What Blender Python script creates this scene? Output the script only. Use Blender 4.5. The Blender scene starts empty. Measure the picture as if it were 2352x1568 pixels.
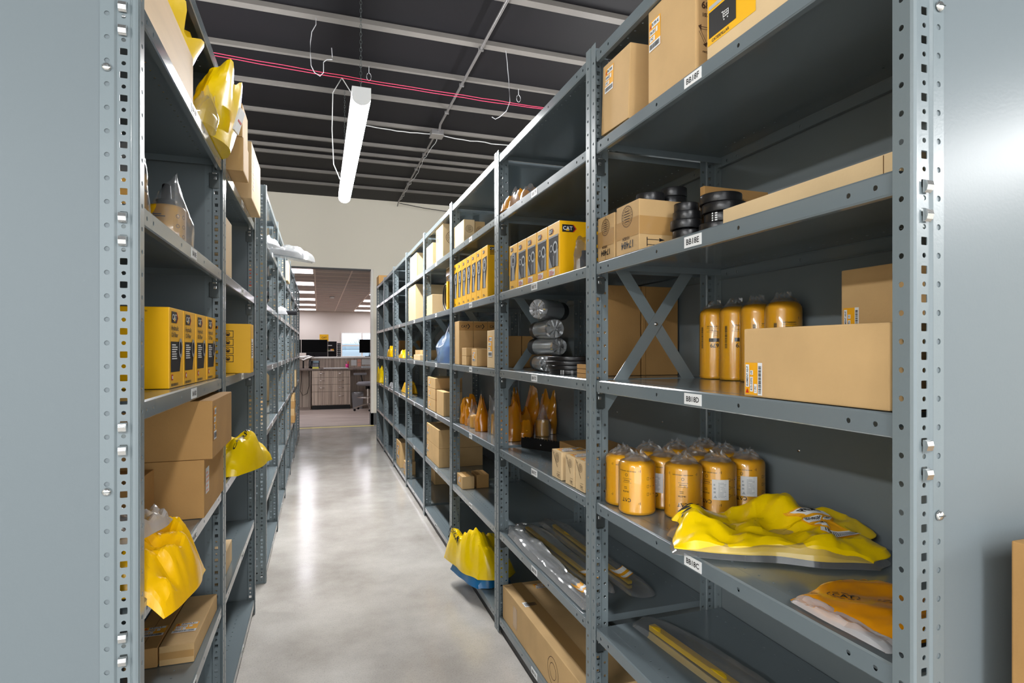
import bpy, bmesh, math, random
from mathutils import Vector, Matrix, noise
PI = math.pi
C = bpy.context.scene.collection
SC = bpy.context.scene

# ---------------------------------------------------------------- camera, world, exposure
YAW = math.atan(444 / 1330)
cam_d = bpy.data.cameras.new('camera')
cam = bpy.data.objects.new('camera', cam_d)
C.objects.link(cam)
cam.location = (0, 0, 1.305)
cam.rotation_euler = (PI / 2, 0, -YAW)
cam_d.sensor_width = 36
cam_d.lens = 36 * 1330 / 2352
cam_d.shift_y = 18 / 2352
cam_d.clip_start = 0.02
SC.camera = cam
SC.view_settings.view_transform = 'Standard'
SC.view_settings.look = 'None'
SC.view_settings.gamma = 1
SC.view_settings.use_curve_mapping = False
SC.view_settings.exposure = 1.62
w = bpy.data.worlds.new('world')
SC.world = w
w.use_nodes = True
w.node_tree.nodes['Background'].inputs[0].default_value = (0.93, 0.97, 1.0, 1)
w.node_tree.nodes['Background'].inputs[1].default_value = 0.95
LAMP = 46.0      # emission of the strip lamps

# ---------------------------------------------------------------- materials
def lin(c):
    return tuple(((x / 255) / 12.92 if x / 255 <= 0.04045 else ((x / 255 + 0.055) / 1.055) ** 2.4) for x in c)
MATS = {}
def mat(name, rgb, rough=0.5, metal=0.0, spec=0.5, var=0.0, scale=20, bump=0.0, bscale=80, emit=0, coat=0, alpha=1.0, stretch=(1, 1, 1), rvar=0.0, trans=0):
    m = bpy.data.materials.new(name); m.use_nodes = True
    nt = m.node_tree; b = nt.nodes['Principled BSDF']
    c = (*lin(rgb), 1)
    b.inputs['Base Color'].default_value = c
    b.inputs['Roughness'].default_value = rough
    b.inputs['Metallic'].default_value = metal
    b.inputs['Specular IOR Level'].default_value = spec
    b.inputs['Coat Weight'].default_value = coat
    b.inputs['Coat Roughness'].default_value = 0.1
    b.inputs['Transmission Weight'].default_value = trans
    if emit:
        b.inputs['Emission Color'].default_value = c
        b.inputs['Emission Strength'].default_value = emit
    if var or bump or rvar:
        tc = nt.nodes.new('ShaderNodeTexCoord'); mp = nt.nodes.new('ShaderNodeMapping')
        mp.inputs['Scale'].default_value = stretch
        nt.links.new(tc.outputs['Object'], mp.inputs[0])
        nz = nt.nodes.new('ShaderNodeTexNoise'); nz.inputs['Scale'].default_value = scale; nz.inputs['Detail'].default_value = 6
        nt.links.new(mp.outputs[0], nz.inputs['Vector'])
        if var:
            r = nt.nodes.new('ShaderNodeValToRGB')
            r.color_ramp.elements[0].position = 0.3; r.color_ramp.elements[1].position = 0.7
            r.color_ramp.elements[0].color = (*[x * (1 - var) for x in c[:3]], 1)
            r.color_ramp.elements[1].color = (*[min(1, x * (1 + var)) for x in c[:3]], 1)
            nt.links.new(nz.outputs['Fac'], r.inputs[0]); nt.links.new(r.outputs[0], b.inputs['Base Color'])
        if rvar:
            mr = nt.nodes.new('ShaderNodeMapRange'); mr.inputs['To Min'].default_value = rough - rvar; mr.inputs['To Max'].default_value = rough + rvar
            nt.links.new(nz.outputs['Fac'], mr.inputs[0]); nt.links.new(mr.outputs[0], b.inputs['Roughness'])
        if bump:
            n2 = nt.nodes.new('ShaderNodeTexNoise'); n2.inputs['Scale'].default_value = bscale; n2.inputs['Detail'].default_value = 4
            nt.links.new(mp.outputs[0], n2.inputs['Vector'])
            bp = nt.nodes.new('ShaderNodeBump'); bp.inputs['Strength'].default_value = bump; bp.inputs['Distance'].default_value = 0.003
            nt.links.new(n2.outputs['Fac'], bp.inputs['Height']); nt.links.new(bp.outputs[0], b.inputs['Normal'])
    MATS[name] = m
    return m
def film(name, rgb, op=0.12, rough=0.08, tint=None):
    """thin plastic film: see-through, with glossy highlights and a little milkiness"""
    m = bpy.data.materials.new(name); m.use_nodes = True; nt = m.node_tree
    for n in list(nt.nodes): nt.nodes.remove(n)
    out = nt.nodes.new('ShaderNodeOutputMaterial')
    tr = nt.nodes.new('ShaderNodeBsdfTransparent'); tr.inputs[0].default_value = (*lin(tint or (250, 250, 250)), 1)
    df = nt.nodes.new('ShaderNodeBsdfPrincipled'); df.inputs['Base Color'].default_value = (*lin(rgb), 1)
    df.inputs['Roughness'].default_value = rough; df.inputs['Specular IOR Level'].default_value = 0.9
    gl = nt.nodes.new('ShaderNodeBsdfGlossy'); gl.inputs['Roughness'].default_value = rough
    lw = nt.nodes.new('ShaderNodeLayerWeight'); lw.inputs['Blend'].default_value = 0.35
    mr = nt.nodes.new('ShaderNodeMapRange'); mr.inputs['To Min'].default_value = 0.05; mr.inputs['To Max'].default_value = 0.55
    nt.links.new(lw.outputs['Fresnel'], mr.inputs[0])
    m1 = nt.nodes.new('ShaderNodeMixShader'); m1.inputs[0].default_value = op
    m2 = nt.nodes.new('ShaderNodeMixShader')
    nt.links.new(tr.outputs[0], m1.inputs[1]); nt.links.new(df.outputs[0], m1.inputs[2])
    nt.links.new(mr.outputs[0], m2.inputs[0]); nt.links.new(m1.outputs[0], m2.inputs[1]); nt.links.new(gl.outputs[0], m2.inputs[2])
    nt.links.new(m2.outputs[0], out.inputs[0])
    MATS[name] = m
    return m

STEEL = mat('grey_painted_steel', (116, 127, 131), 0.32, 0.0, 0.5, bump=0.05, bscale=250, coat=0.15)
SHELFM = mat('grey_shelf_steel', (112, 123, 128), 0.2, 0.0, 0.6, coat=0.35, rvar=0.06, scale=6)
PANEL = mat('grey_panel_steel', (113, 122, 126), 0.3, 0.0, 0.22, bump=0.03, bscale=200, coat=0.0)
DARKST = mat('dark_clip_steel', (96, 102, 102), 0.3, 0.6)
ZINC = mat('zinc', (215, 217, 216), 0.22, 0.9, bump=0.1, bscale=300)
CARD = mat('cardboard', (205, 170, 120), 0.75, spec=0.25, var=0.07, scale=9, bump=0.12, bscale=160)
CARD2 = mat('light_cardboard', (222, 194, 150), 0.72, spec=0.25, var=0.05, scale=7, bump=0.1, bscale=160)
CARDD = mat('brown_cardboard', (182, 141, 88), 0.78, spec=0.2, var=0.08, scale=8, bump=0.14, bscale=150)
SEAM = mat('cardboard_seam', (112, 80, 44), 0.9)
TAPE = mat('packing_tape', (190, 148, 92), 0.18, spec=0.7, coat=0.5)
YBOX = mat('yellow_carton', (250, 188, 2), 0.42, spec=0.4, bump=0.03)
YFIL = mat('yellow_canister', (252, 186, 6), 0.3, spec=0.5, coat=0.4)
YBAG = mat('yellow_film', (255, 216, 0), 0.26, spec=0.6, bump=0.2, bscale=40)
YBAG2 = mat('golden_film', (252, 194, 2), 0.26, spec=0.6, bump=0.2, bscale=40)
OBAG = film('orange_film', (246, 166, 14), 0.62, 0.14, tint=(255, 205, 90))
CLEAR = film('clear_film', (228, 232, 236), 0.13, 0.12)
MILKY = film('milky_film', (232, 234, 238), 0.42, 0.16)
WRAP = film('shrink_film', (240, 225, 190), 0.025, 0.06)
CRINK = film('crinkled_wrap', (225, 228, 230), 0.3, 0.15)
BLUEF = film('blue_film', (150, 185, 225), 0.5, 0.14, tint=(190, 215, 245))
BLUEP = mat('blue_plastic', (20, 110, 170), 0.35)
BLACK = mat('black_ink', (24, 22, 22), 0.6)
INK = mat('brown_ink', (70, 48, 30), 0.8)
RUBBER = mat('black_rubber', (30, 30, 32), 0.32, spec=0.5, bump=0.1, bscale=200)
WHITE = mat('white_paper', (236, 238, 238), 0.5)
GREYP = mat('grey_paper', (178, 184, 188), 0.55)
ORAN = mat('orange_label_ink', (248, 176, 20), 0.5)
RED = mat('red_ink', (200, 44, 24), 0.5)
YROD = mat('yellow_rod', (250, 205, 20), 0.35)
SILV = mat('silver_print', (150, 152, 155), 0.45, spec=0.2)
DGREY = mat('dark_grey_print', (34, 34, 38), 0.6, spec=0.15)
DIFF = mat('lamp_diffuser', (255, 255, 255), 0.5, emit=LAMP)
LAMPW = mat('lamp_housing', (225, 226, 226), 0.5)
PINK = mat('pink_cable', (240, 70, 110), 0.4)
WIRE = mat('galvanised_wire', (200, 200, 204), 0.4, 0.4)
CONDUIT = mat('metal_conduit', (140, 138, 138), 0.35, 0.7)
CABLE = mat('grey_cable', (190, 190, 190), 0.5)
DECK = mat('black_insulation_facing', (18, 17, 21), 0.6, spec=0.2, var=0.1, scale=1.3)
JOIST = mat('primer_grey_joist', (116, 112, 108), 0.5, spec=0.3, var=0.08, scale=3)
WALLM = mat('beige_wall_paint', (228, 222, 208), 0.8, spec=0.2)
OWALL = mat('office_wall_paint', (218, 210, 200), 0.8, spec=0.2)
TRIMW = mat('white_trim', (226, 222, 214), 0.5)
DARKB = mat('dark_vinyl_base', (70, 72, 74), 0.5)
TILEC = mat('ceiling_tile', (182, 172, 164), 0.9, spec=0.1, var=0.04, scale=30)
GRIDM = mat('ceiling_grid', (222, 206, 190), 0.5)
PANL = mat('troffer_lens', (246, 244, 255), 0.5, emit=3.6)
YTAPE = mat('yellow_floor_tape', (232, 214, 130), 0.6)
BLK = mat('black_plastic', (20, 19, 21), 0.45, spec=0.3)
SCR = mat('black_screen', (3, 3, 4), 0.6, spec=0.08)
GRYPL = mat('grey_plastic', (128, 126, 130), 0.5)
CHR = mat('chrome', (220, 215, 210), 0.2, 0.9)
PINKP = mat('pink_paper', (240, 180, 160), 0.6)
MAGEN = mat('magenta_plastic', (215, 50, 130), 0.4)
GREEN = mat('green_plant', (70, 90, 50), 0.7)
ICE = mat('white_desk_top', (230, 225, 218), 0.4)
SKYP = mat('daylight_outside', (205, 222, 240), 0.5, emit=2.2)

def wood(name, c1, c2, axis='x'):
    m = bpy.data.materials.new(name); m.use_nodes = True; nt = m.node_tree; b = nt.nodes['Principled BSDF']
    b.inputs['Roughness'].default_value = 0.45
    tc = nt.nodes.new('ShaderNodeTexCoord'); mp = nt.nodes.new('ShaderNodeMapping')
    mp.inputs['Scale'].default_value = (30, 30, 0.8) if axis == 'x' else (1.2, 9, 1)
    nz = nt.nodes.new('ShaderNodeTexNoise'); nz.inputs['Scale'].default_value = 1.0; nz.inputs['Detail'].default_value = 5
    r = nt.nodes.new('ShaderNodeValToRGB'); r.color_ramp.elements[0].position = 0.35; r.color_ramp.elements[1].position = 0.65
    r.color_ramp.elements[0].color = (*lin(c1), 1); r.color_ramp.elements[1].color = (*lin(c2), 1)
    nt.links.new(tc.outputs['Object'], mp.inputs[0]); nt.links.new(mp.outputs[0], nz.inputs['Vector'])
    nt.links.new(nz.outputs['Fac'], r.inputs[0]); nt.links.new(r.outputs[0], b.inputs['Base Color'])
    return m
LAMI = wood('striped_laminate', (158, 140, 127), (206, 188, 172))
LAMI2 = wood('dark_striped_laminate', (96, 82, 74), (130, 114, 104))
PLANK = wood('office_plank_floor', (176, 158, 146), (206, 190, 178), 'y')

def concrete():
    m = bpy.data.materials.new('polished_concrete'); m.use_nodes = True; nt = m.node_tree; b = nt.nodes['Principled BSDF']
    tc = nt.nodes.new('ShaderNodeTexCoord')
    n1 = nt.nodes.new('ShaderNodeTexNoise'); n1.inputs['Scale'].default_value = 1.6; n1.inputs['Detail'].default_value = 9; n1.inputs['Roughness'].default_value = 0.65
    n2 = nt.nodes.new('ShaderNodeTexNoise'); n2.inputs['Scale'].default_value = 160; n2.inputs['Detail'].default_value = 3
    r = nt.nodes.new('ShaderNodeValToRGB'); r.color_ramp.elements[0].position = 0.3; r.color_ramp.elements[1].position = 0.72
    r.color_ramp.elements[0].color = (*lin((166, 160, 153)), 1); r.color_ramp.elements[1].color = (*lin((212, 208, 202)), 1)
    r2 = nt.nodes.new('ShaderNodeValToRGB'); r2.color_ramp.elements[0].position = 0.3; r2.color_ramp.elements[1].position = 0.5
    r2.color_ramp.elements[0].color = (0.72, 0.72, 0.72, 1); r2.color_ramp.elements[1].color = (1, 1, 1, 1)
    mx = nt.nodes.new('ShaderNodeMixRGB'); mx.blend_type = 'MULTIPLY'; mx.inputs[0].default_value = 0.6
    for n in (n1, n2): nt.links.new(tc.outputs['Object'], n.inputs['Vector'])
    nt.links.new(n1.outputs['Fac'], r.inputs[0]); nt.links.new(n2.outputs['Fac'], r2.inputs[0])
    nt.links.new(r.outputs[0], mx.inputs[1]); nt.links.new(r2.outputs[0], mx.inputs[2]); nt.links.new(mx.outputs[0], b.inputs['Base Color'])
    mr = nt.nodes.new('ShaderNodeMapRange'); mr.inputs['To Min'].default_value = 0.08; mr.inputs['To Max'].default_value = 0.26
    nt.links.new(n1.outputs['Fac'], mr.inputs[0]); nt.links.new(mr.outputs[0], b.inputs['Roughness'])
    b.inputs['Specular IOR Level'].default_value = 0.6
    return m
CONC = concrete()

# ---------------------------------------------------------------- mesh builder
class MB:
    def __init__(s):
        s.v = []; s.f = []; s.m = []; s.mats = []; s.sm = []; s.sharp = 0
    def mi(s, m):
        if m not in s.mats: s.mats.append(m)
        return s.mats.index(m)
    def add(s, vs, fs, m, smooth=False, M=None):
        o = len(s.v)
        s.v += [tuple(M @ Vector(p)) if M is not None else tuple(p) for p in vs]
        s.f += [tuple(i + o for i in f) for f in fs]
        k = s.mi(m); s.m += [k] * len(fs); s.sm += [smooth] * len(fs)
    def quad(s, a, b, c, d, m, M=None): s.add([a, b, c, d], [(0, 1, 2, 3)], m, False, M)
    def box(s, x0, x1, y0, y1, z0, z1, m, M=None, ch=0.0):
        if ch <= 0:
            vs = [(x, y, z) for z in (z0, z1) for y in (y0, y1) for x in (x0, x1)]
            s.add(vs, [(0, 2, 3, 1), (4, 5, 7, 6), (0, 1, 5, 4), (2, 6, 7, 3), (0, 4, 6, 2), (1, 3, 7, 5)], m, False, M)
            return
        bm = bmesh.new(); bmesh.ops.create_cube(bm, size=1)
        for v in bm.verts: v.co = Vector(((x0 + x1) / 2 + v.co.x * (x1 - x0), (y0 + y1) / 2 + v.co.y * (y1 - y0), (z0 + z1) / 2 + v.co.z * (z1 - z0)))
        bmesh.ops.bevel(bm, geom=bm.edges[:], offset=ch, segments=2, profile=0.6, affect='EDGES')
        bm.verts.index_update()
        s.add([v.co.copy() for v in bm.verts], [[v.index for v in f.verts] for f in bm.faces], m, False, M); bm.free()
    def tube(s, pts, r, m, n=8, caps=True, M=None):
        pts = [Vector(p) for p in pts]; vs = []; fs = []
        up = Vector((0, 0, 1))
        for i, p in enumerate(pts):
            d = (pts[min(i + 1, len(pts) - 1)] - pts[max(i - 1, 0)]).normalized()
            u = d.cross(up)
            if u.length < 0.05: u = d.cross(Vector((1, 0, 0)))
            u.normalize(); q = d.cross(u)
            rr = r[i] if isinstance(r, (list, tuple)) else r
            for k in range(n):
                a = 2 * PI * k / n; vs.append(p + u * rr * math.cos(a) + q * rr * math.sin(a))
        for i in range(len(pts) - 1):
            for k in range(n):
                fs.append((i * n + k, i * n + (k + 1) % n, (i + 1) * n + (k + 1) % n, (i + 1) * n + k))
        s.add(vs, fs, m, True, M)
        if caps:
            s.add(vs[:n], [tuple(range(n))[::-1]], m, False, M); s.add(vs[-n:], [tuple(range(n))], m, False, M)
    def lathe(s, prof, m, n=32, M=None, closed=False):
        vs = []; fs = []; k = len(prof)
        for j in range(n):
            a = 2 * PI * j / n
            for r, z in prof: vs.append((r * math.cos(a), r * math.sin(a), z))
        for j in range(n):
            for i in range(k - 1 + (1 if closed else 0)):
                i2 = (i + 1) % k; j2 = (j + 1) % n
                fs.append((j * k + i, j2 * k + i, j2 * k + i2, j * k + i2))
        s.add(vs, fs, m, True, M)
    def strip(s, O, U, V, L, W, holes, m):
        """sheet O..U*L x V*W with one real hole per cell; holes = (t, w, r, square)"""
        O = Vector(O); U = Vector(U); V = Vector(V)
        hs = sorted(holes)
        P = lambda a, b: O + U * a + V * b
        if not hs:
            s.add([P(0, 0), P(L, 0), P(L, W), P(0, W)], [(0, 1, 2, 3)], m); return
        bounds = []
        for i, h in enumerate(hs):
            a = 0 if i == 0 else (hs[i - 1][0] + h[0]) / 2
            b = L if i == len(hs) - 1 else (h[0] + hs[i + 1][0]) / 2
            bounds.append((max(a, h[0] - h[2] * 2.2), min(b, h[0] + h[2] * 2.2), a, b))
        vs = []; fs = []
        for (t, c, r, sq), (a, b, A, B) in zip(hs, bounds):
            for (p, q) in ((A, a), (b, B)):
                if q - p > 1e-5:
                    o = len(vs); vs += [P(p, 0), P(q, 0), P(q, W), P(p, W)]; fs.append((o, o + 1, o + 2, o + 3))
            o = len(vs); inner = []; outer = []
            for k in range(16):
                an = 2 * PI * k / 16; ca, sa = math.cos(an), math.sin(an)
                if sq:
                    e = 0.22; x = r * math.copysign(abs(ca) ** e, ca) if abs(ca) > 1e-6 else 0; y = r * math.copysign(abs(sa) ** e, sa) if abs(sa) > 1e-6 else 0
                else: x, y = r * ca, r * sa
                inner.append(P(t + x, c + y))
                mx = max(abs(ca), abs(sa)); ex, ey = ca / mx, sa / mx
                ox = t + ex * ((b - t) if ex > 0 else (t - a)); oy = c + ey * ((W - c) if ey > 0 else c)
                outer.append(P(ox, oy))
            vs += inner + outer
            for k in range(16):
                k2 = (k + 1) % 16
                fs.append((o + k, o + 16 + k, o + 16 + k2, o + k2))
        s.add(vs, fs, m)
    def mesh(s, name):
        me = bpy.data.meshes.new(name); me.from_pydata([tuple(p) for p in s.v], [], s.f); me.update()
        for m in s.mats: me.materials.append(m)
        me.polygons.foreach_set('material_index', s.m); me.polygons.foreach_set('use_smooth', s.sm)
        if s.sharp: me.set_sharp_from_angle(angle=s.sharp)
        return me
    def build(s, name, parent=None, loc=None, rot=None, **kw):
        return link(name, s.mesh(name), parent, loc, rot, **kw)

def link(name, me, parent=None, loc=None, rot=None, label=None, cat=None, group=None, kind=None):
    o = bpy.data.objects.new(name, me); C.objects.link(o)
    if parent is not None: o.parent = parent
    if loc is not None: o.location = loc
    if rot is not None: o.rotation_euler = rot
    if label: o['label'] = label
    if cat: o['category'] = cat
    if group: o['group'] = group
    if kind: o['kind'] = kind
    return o
def thing(name, label, cat, loc=(0, 0, 0), rot=(0, 0, 0), group=None):
    return link(name, None, None, loc, rot, label, cat, group)
def dup(root, loc, rot=None, label=None, group=None, skip=()):
    r = root.copy(); C.objects.link(r); r.location = loc
    if rot is not None: r.rotation_euler = rot
    if label: r['label'] = label
    if group: r['group'] = group
    for ch in list(root.children):
        if ch.name.split('.')[0] in skip: continue
        c = ch.copy(); C.objects.link(c); c.parent = r
        for g in ch.children:
            d = g.copy(); C.objects.link(d); d.parent = c
    return r
def solidified(mb, t, name):
    o = bpy.data.objects.new('tmp', mb.mesh(name)); C.objects.link(o)
    bm = bmesh.new(); bm.from_mesh(o.data); bmesh.ops.remove_doubles(bm, verts=bm.verts, dist=1e-5); bmesh.ops.recalc_face_normals(bm, faces=bm.faces); bm.to_mesh(o.data); bm.free()
    md = o.modifiers.new('s', 'SOLIDIFY'); md.thickness = t; md.offset = 0
    dg = bpy.context.evaluated_depsgraph_get(); me = bpy.data.meshes.new_from_object(o.evaluated_get(dg)); me.name = name
    bpy.data.objects.remove(o)
    return me

# ---------------------------------------------------------------- text meshes
_T = {}
def glyphs(s, bold=False):
    if s in _T: return _T[s]
    cu = bpy.data.curves.new('t', 'FONT'); cu.body = s; cu.size = 1.0; cu.resolution_u = 2
    if bold or True: cu.offset = 0.018
    o = bpy.data.objects.new('t', cu); C.objects.link(o)
    dg = bpy.context.evaluated_depsgraph_get(); me = bpy.data.meshes.new_from_object(o.evaluated_get(dg))
    vs = [(v.co.x, v.co.y) for v in me.vertices]; fs = [tuple(p.vertices) for p in me.polygons]
    bpy.data.objects.remove(o); bpy.data.meshes.remove(me)
    if vs:
        x0 = min(v[0] for v in vs); x1 = max(v[0] for v in vs); y0 = min(v[1] for v in vs); y1 = max(v[1] for v in vs)
        vs = [((x - (x0 + x1) / 2), (y - (y0 + y1) / 2)) for x, y in vs]; wh = (x1 - x0, y1 - y0)
    else: wh = (1, 1)
    _T[s] = (vs, fs, wh)
    return _T[s]

class Face:
    """a face frame to print on: origin O (lower left as seen), unit U (right), V (up), N (out)"""
    def __init__(s, O, U, V, curve=None, eps=0.0006):
        s.O = Vector(O); s.U = Vector(U); s.V = Vector(V); s.N = s.U.cross(s.V); s.curve = curve; s.eps = eps
    def p(s, u, v, k=1):
        if s.curve:
            R, z0, a0 = s.curve; a = a0 + u / R; r = R + s.eps * k
            return Vector((r * math.cos(a), r * math.sin(a), z0 + v))
        return s.O + s.U * u + s.V * v + s.N * s.eps * k
def rect(mb, F, u, v, wd, h, m, k=1, rot=0):
    n = max(1, int(wd / 0.01)) if F.curve else 1
    c, s_ = math.cos(rot), math.sin(rot); cu, cv = u + wd / 2, v + h / 2
    def R(a, b): a -= cu; b -= cv; return F.p(cu + a * c - b * s_, cv + a * s_ + b * c, k)
    for i in range(n):
        a, b = u + wd * i / n, u + wd * (i + 1) / n
        mb.add([R(a, v), R(b, v), R(b, v + h), R(a, v + h)], [(0, 1, 2, 3)], m)
def text(mb, F, s, u, v, h=None, wd=None, m=None, rot=0, k=2):
    """text centred on u, v; h = height of the letters or wd = whole width"""
    vs, fs, (tw, th) = glyphs(s)
    sx = sy = (h / th) if h else (wd / tw)
    if h and wd: sx = wd / tw
    c, s_ = math.cos(rot), math.sin(rot)
    P = [F.p(u + x * sx * c - y * sy * s_, v + x * sx * s_ + y * sy * c, k) for x, y in vs]
    mb.add(P, fs, m or BLACK)
def poly(mb, F, pts, m, k=1):
    mb.add([F.p(a, b, k) for a, b in pts], [tuple(range(len(pts)))], m)
def ring(mb, F, u, v, r, t, m, k=2, n=24, asp=1):
    vs = []; fs = []
    for i in range(n):
        a = 2 * PI * i / n
        vs += [F.p(u + r * math.cos(a), v + r * asp * math.sin(a), k), F.p(u + (r - t) * math.cos(a), v + (r - t) * asp * math.sin(a), k)]
    for i in range(n):
        j = (i + 1) % n; fs.append((2 * i, 2 * j, 2 * j + 1, 2 * i + 1))
    mb.add(vs, fs, m)
def bars(mb, F, u, v, wd, h, m=None, seed=1, vert=False, k=2):
    rnd = random.Random(seed); x = 0; L = h if vert else wd
    while x < L:
        b = rnd.choice((.0008, .0012, .002)) * (L / 0.06); 
        if x + b > L: break
        if vert: rect(mb, F, u, v + x, wd, b, m or BLACK, k)
        else: rect(mb, F, u + x, v, b, h, m or BLACK, k)
        x += b + rnd.choice((.0008, .0014)) * (L / 0.06)
def lines(mb, F, u, v, wd, h, n, m, k=2, seed=1, fill=0.5):
    rnd = random.Random(seed)
    for i in range(n):
        rect(mb, F, u, v + h * (n - 1 - i) / n, wd * rnd.uniform(.6, 1), h / n * fill, m, k)
def stamp(mb, F, u, v, r, m=None):
    m = m or INK
    ring(mb, F, u, v, r, r * .06, m); ring(mb, F, u, v, r * .74, r * .04, m)
    for i in range(5):
        hw = math.sqrt(max(0, (r * .66) ** 2 - ((i - 2) * r * .24) ** 2)) ; rect(mb, F, u - hw * .85, v + (i - 2) * r * .24 - r * .04, hw * 1.7, r * .09, m, 2)
    for i in range(20):
        a = 2 * PI * i / 20; rect(mb, F, u + math.cos(a) * r * .85 - r * .03, v + math.sin(a) * r * .85 - r * .04, r * .07, r * .08, m, 2)
def logo(mb, F, u, v, wd, style='box'):
    """the maker's mark: white letters on a dark shield with a yellow triangle"""
    h = wd * .5
    if style == 'box':
        poly(mb, F, [(u - wd * .5, v - h * .5), (u + wd * .32, v - h * .5), (u + wd * .55, v), (u + wd * .32, v + h * .55), (u - wd * .5, v + h * .55)], BLACK, 1)
        poly(mb, F, [(u + wd * .3, v - h * .5), (u + wd * .38, v - h * .5), (u + wd * .6, v), (u + wd * .38, v + h * .55), (u + wd * .3, v + h * .55), (u + wd * .5, v)], RED, 1.5)
        text(mb, F, 'CAT', u - wd * .08, v + h * .04, wd=wd * .72, m=WHITE, k=2.5)
        poly(mb, F, [(u - wd * .24, v - h * .34), (u + wd * .04, v - h * .34), (u - wd * .1, v - h * .02)], YBOX, 3.2)
    elif style == 'up' or style == 'down':
        r = PI if style == 'down' else 0; sg = -1 if style == 'down' else 1
        text(mb, F, 'CAT', u, v, wd=wd, m=BLACK, rot=r, k=2)
        poly(mb, F, [(u - sg * wd * .2, v - sg * wd * .2), (u + sg * wd * .16, v - sg * wd * .2), (u - sg * wd * .02, v + sg * wd * .02)], YFIL, 3)
        poly(mb, F, [(u - sg * wd * .06, v - sg * wd * .19), (u + sg * wd * .03, v - sg * wd * .19), (u - sg * wd * .015, v - sg * wd * .12)], BLACK, 3.6)
    else:
        text(mb, F, 'CAT', u - wd * .1, v, wd=wd * .8, m=BLACK, k=2)
        for (a, b, c2, d) in ((-.0, .62, .3, .1),): pass
        poly(mb, F, [(u + wd * .28, v + wd * .3), (u + wd * .4, v + wd * .3), (u + wd * .62, v), (u + wd * .4, v - wd * .3), (u + wd * .28, v - wd * .3), (u + wd * .5, v)], BLACK, 2)
def part_label(mb, F, u, v, wd, h, name='ELEMENT AS-P', num='415-2592', rot=False, seed=1):
    """yellow and white parts sticker with a bar code; rot = turned a quarter (reads upward)"""
    rect(mb, F, u, v, wd, h, ORAN, 1)
    if rot:
        rect(mb, F, u + wd * .74, v, wd * .26, h, WHITE, 2); bars(mb, F, u + wd * .79, v + h * .06, wd * .15, h * .88, seed=seed, vert=True, k=3)
        rect(mb, F, u + wd * .05, v + h * .24, wd * .2, h * .7, WHITE, 2); text(mb, F, name, u + wd * .15, v + h * .58, h=wd * .1, wd=h * .62, rot=PI / 2, k=3)
        rect(mb, F, u + wd * .3, v + h * .1, wd * .17, h * .46, WHITE, 2); text(mb, F, num, u + wd * .385, v + h * .33, h=wd * .1, wd=h * .4, rot=PI / 2, k=3)
        rect(mb, F, u + wd * .3, v + h * .62, wd * .17, h * .14, WHITE, 2); text(mb, F, 'US', u + wd * .385, v + h * .69, h=wd * .09, rot=PI / 2, k=3)
        rect(mb, F, u + wd * .53, v + h * .06, wd * .17, h * .28, WHITE, 2); text(mb, F, '1 PC', u + wd * .615, v + h * .2, h=wd * .09, rot=PI / 2, k=3)
        poly(mb, F, [(u + wd * .04, v + h * .05), (u + wd * .24, v + h * .05), (u + wd * .14, v + h * .2)], RED, 2)
    else:
        rect(mb, F, u, v, wd, h * .26, WHITE, 2); bars(mb, F, u + wd * .06, v + h * .05, wd * .88, h * .16, seed=seed, k=3)
        rect(mb, F, u + wd * .24, v + h * .75, wd * .7, h * .2, WHITE, 2); text(mb, F, name, u + wd * .56, v + h * .85, h=h * .1, wd=wd * .6, k=3)
        rect(mb, F, u + wd * .06, v + h * .52, wd * .5, h * .17, WHITE, 2); text(mb, F, num, u + wd * .31, v + h * .605, h=h * .1, wd=wd * .42, k=3)
        rect(mb, F, u + wd * .62, v + h * .52, wd * .14, h * .17, WHITE, 2); rect(mb, F, u + wd * .06, v + h * .3, wd * .28, h * .17, WHITE, 2)
        text(mb, F, '1 PC', u + wd * .2, v + h * .385, h=h * .09, k=3); rect(mb, F, u + wd * .38, v + h * .3, wd * .14, h * .17, WHITE, 2)
        poly(mb, F, [(u + wd * .05, v + h * .76), (u + wd * .2, v + h * .76), (u + wd * .125, v + h * .93)], RED, 2)

# ================================================================ THE SETTING
def struct(name, mb): return mb.build(name, kind='structure')
m = MB(); m.quad((-7, -6, 0), (8, -6, 0), (8, 10.35, 0), (-7, 10.35, 0), CONC); m.box(-7, 8, -6, 10.35, -.1, -.001, CONC); struct('floor', m)
m = MB(); m.box(-5, 6, 10.35, 23, -.1, 0.001, PLANK); struct('floor_office', m)
m = MB(); m.box(-2.2, .9, 10.12, 10.22, 0, .0015, YTAPE); struct('trim_1', m)
m = MB(); m.box(-7, 8, -6, 10.5, 3.9, 3.98, DECK); struct('ceiling', m)
# joists under the black facing
for i, (y, wd) in enumerate([(1.28, .09), (1.96, .09), (2.64, .09), (3.31, .09), (3.99, .09), (4.68, .09), (5.36, .08), (6.03, .08), (6.74, .08), (7.46, .08), (7.85, .07), (8.12, .08), (8.83, .08), (9.47, .08), (-1.4, .09), (-.75, .09), (-.07, .09), (.6, .09)]):
    m = MB(); m.box(-7, 8, y, y + (.035 if y > 5 else .075), 3.862, 3.9, JOIST)
    struct('trim_%d' % (i + 2), m)
m = MB()
m.box(-7, -2.2, 10.3, 10.45, 0, 3.9, WALLM); m.box(.9, 8, 10.3, 10.45, 0, 3.9, WALLM); m.box(-2.2, .9, 10.3, 10.45, 2.69, 3.9, WALLM)
struct('wall_front', m)
m = MB(); m.box(.86, .9, 10.285, 10.46, .2, 2.69, TRIMW, ch=.004); m.box(-2.2, .9, 10.29, 10.46, 2.672, 2.69, DARKB); struct('door_1', m)
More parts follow.
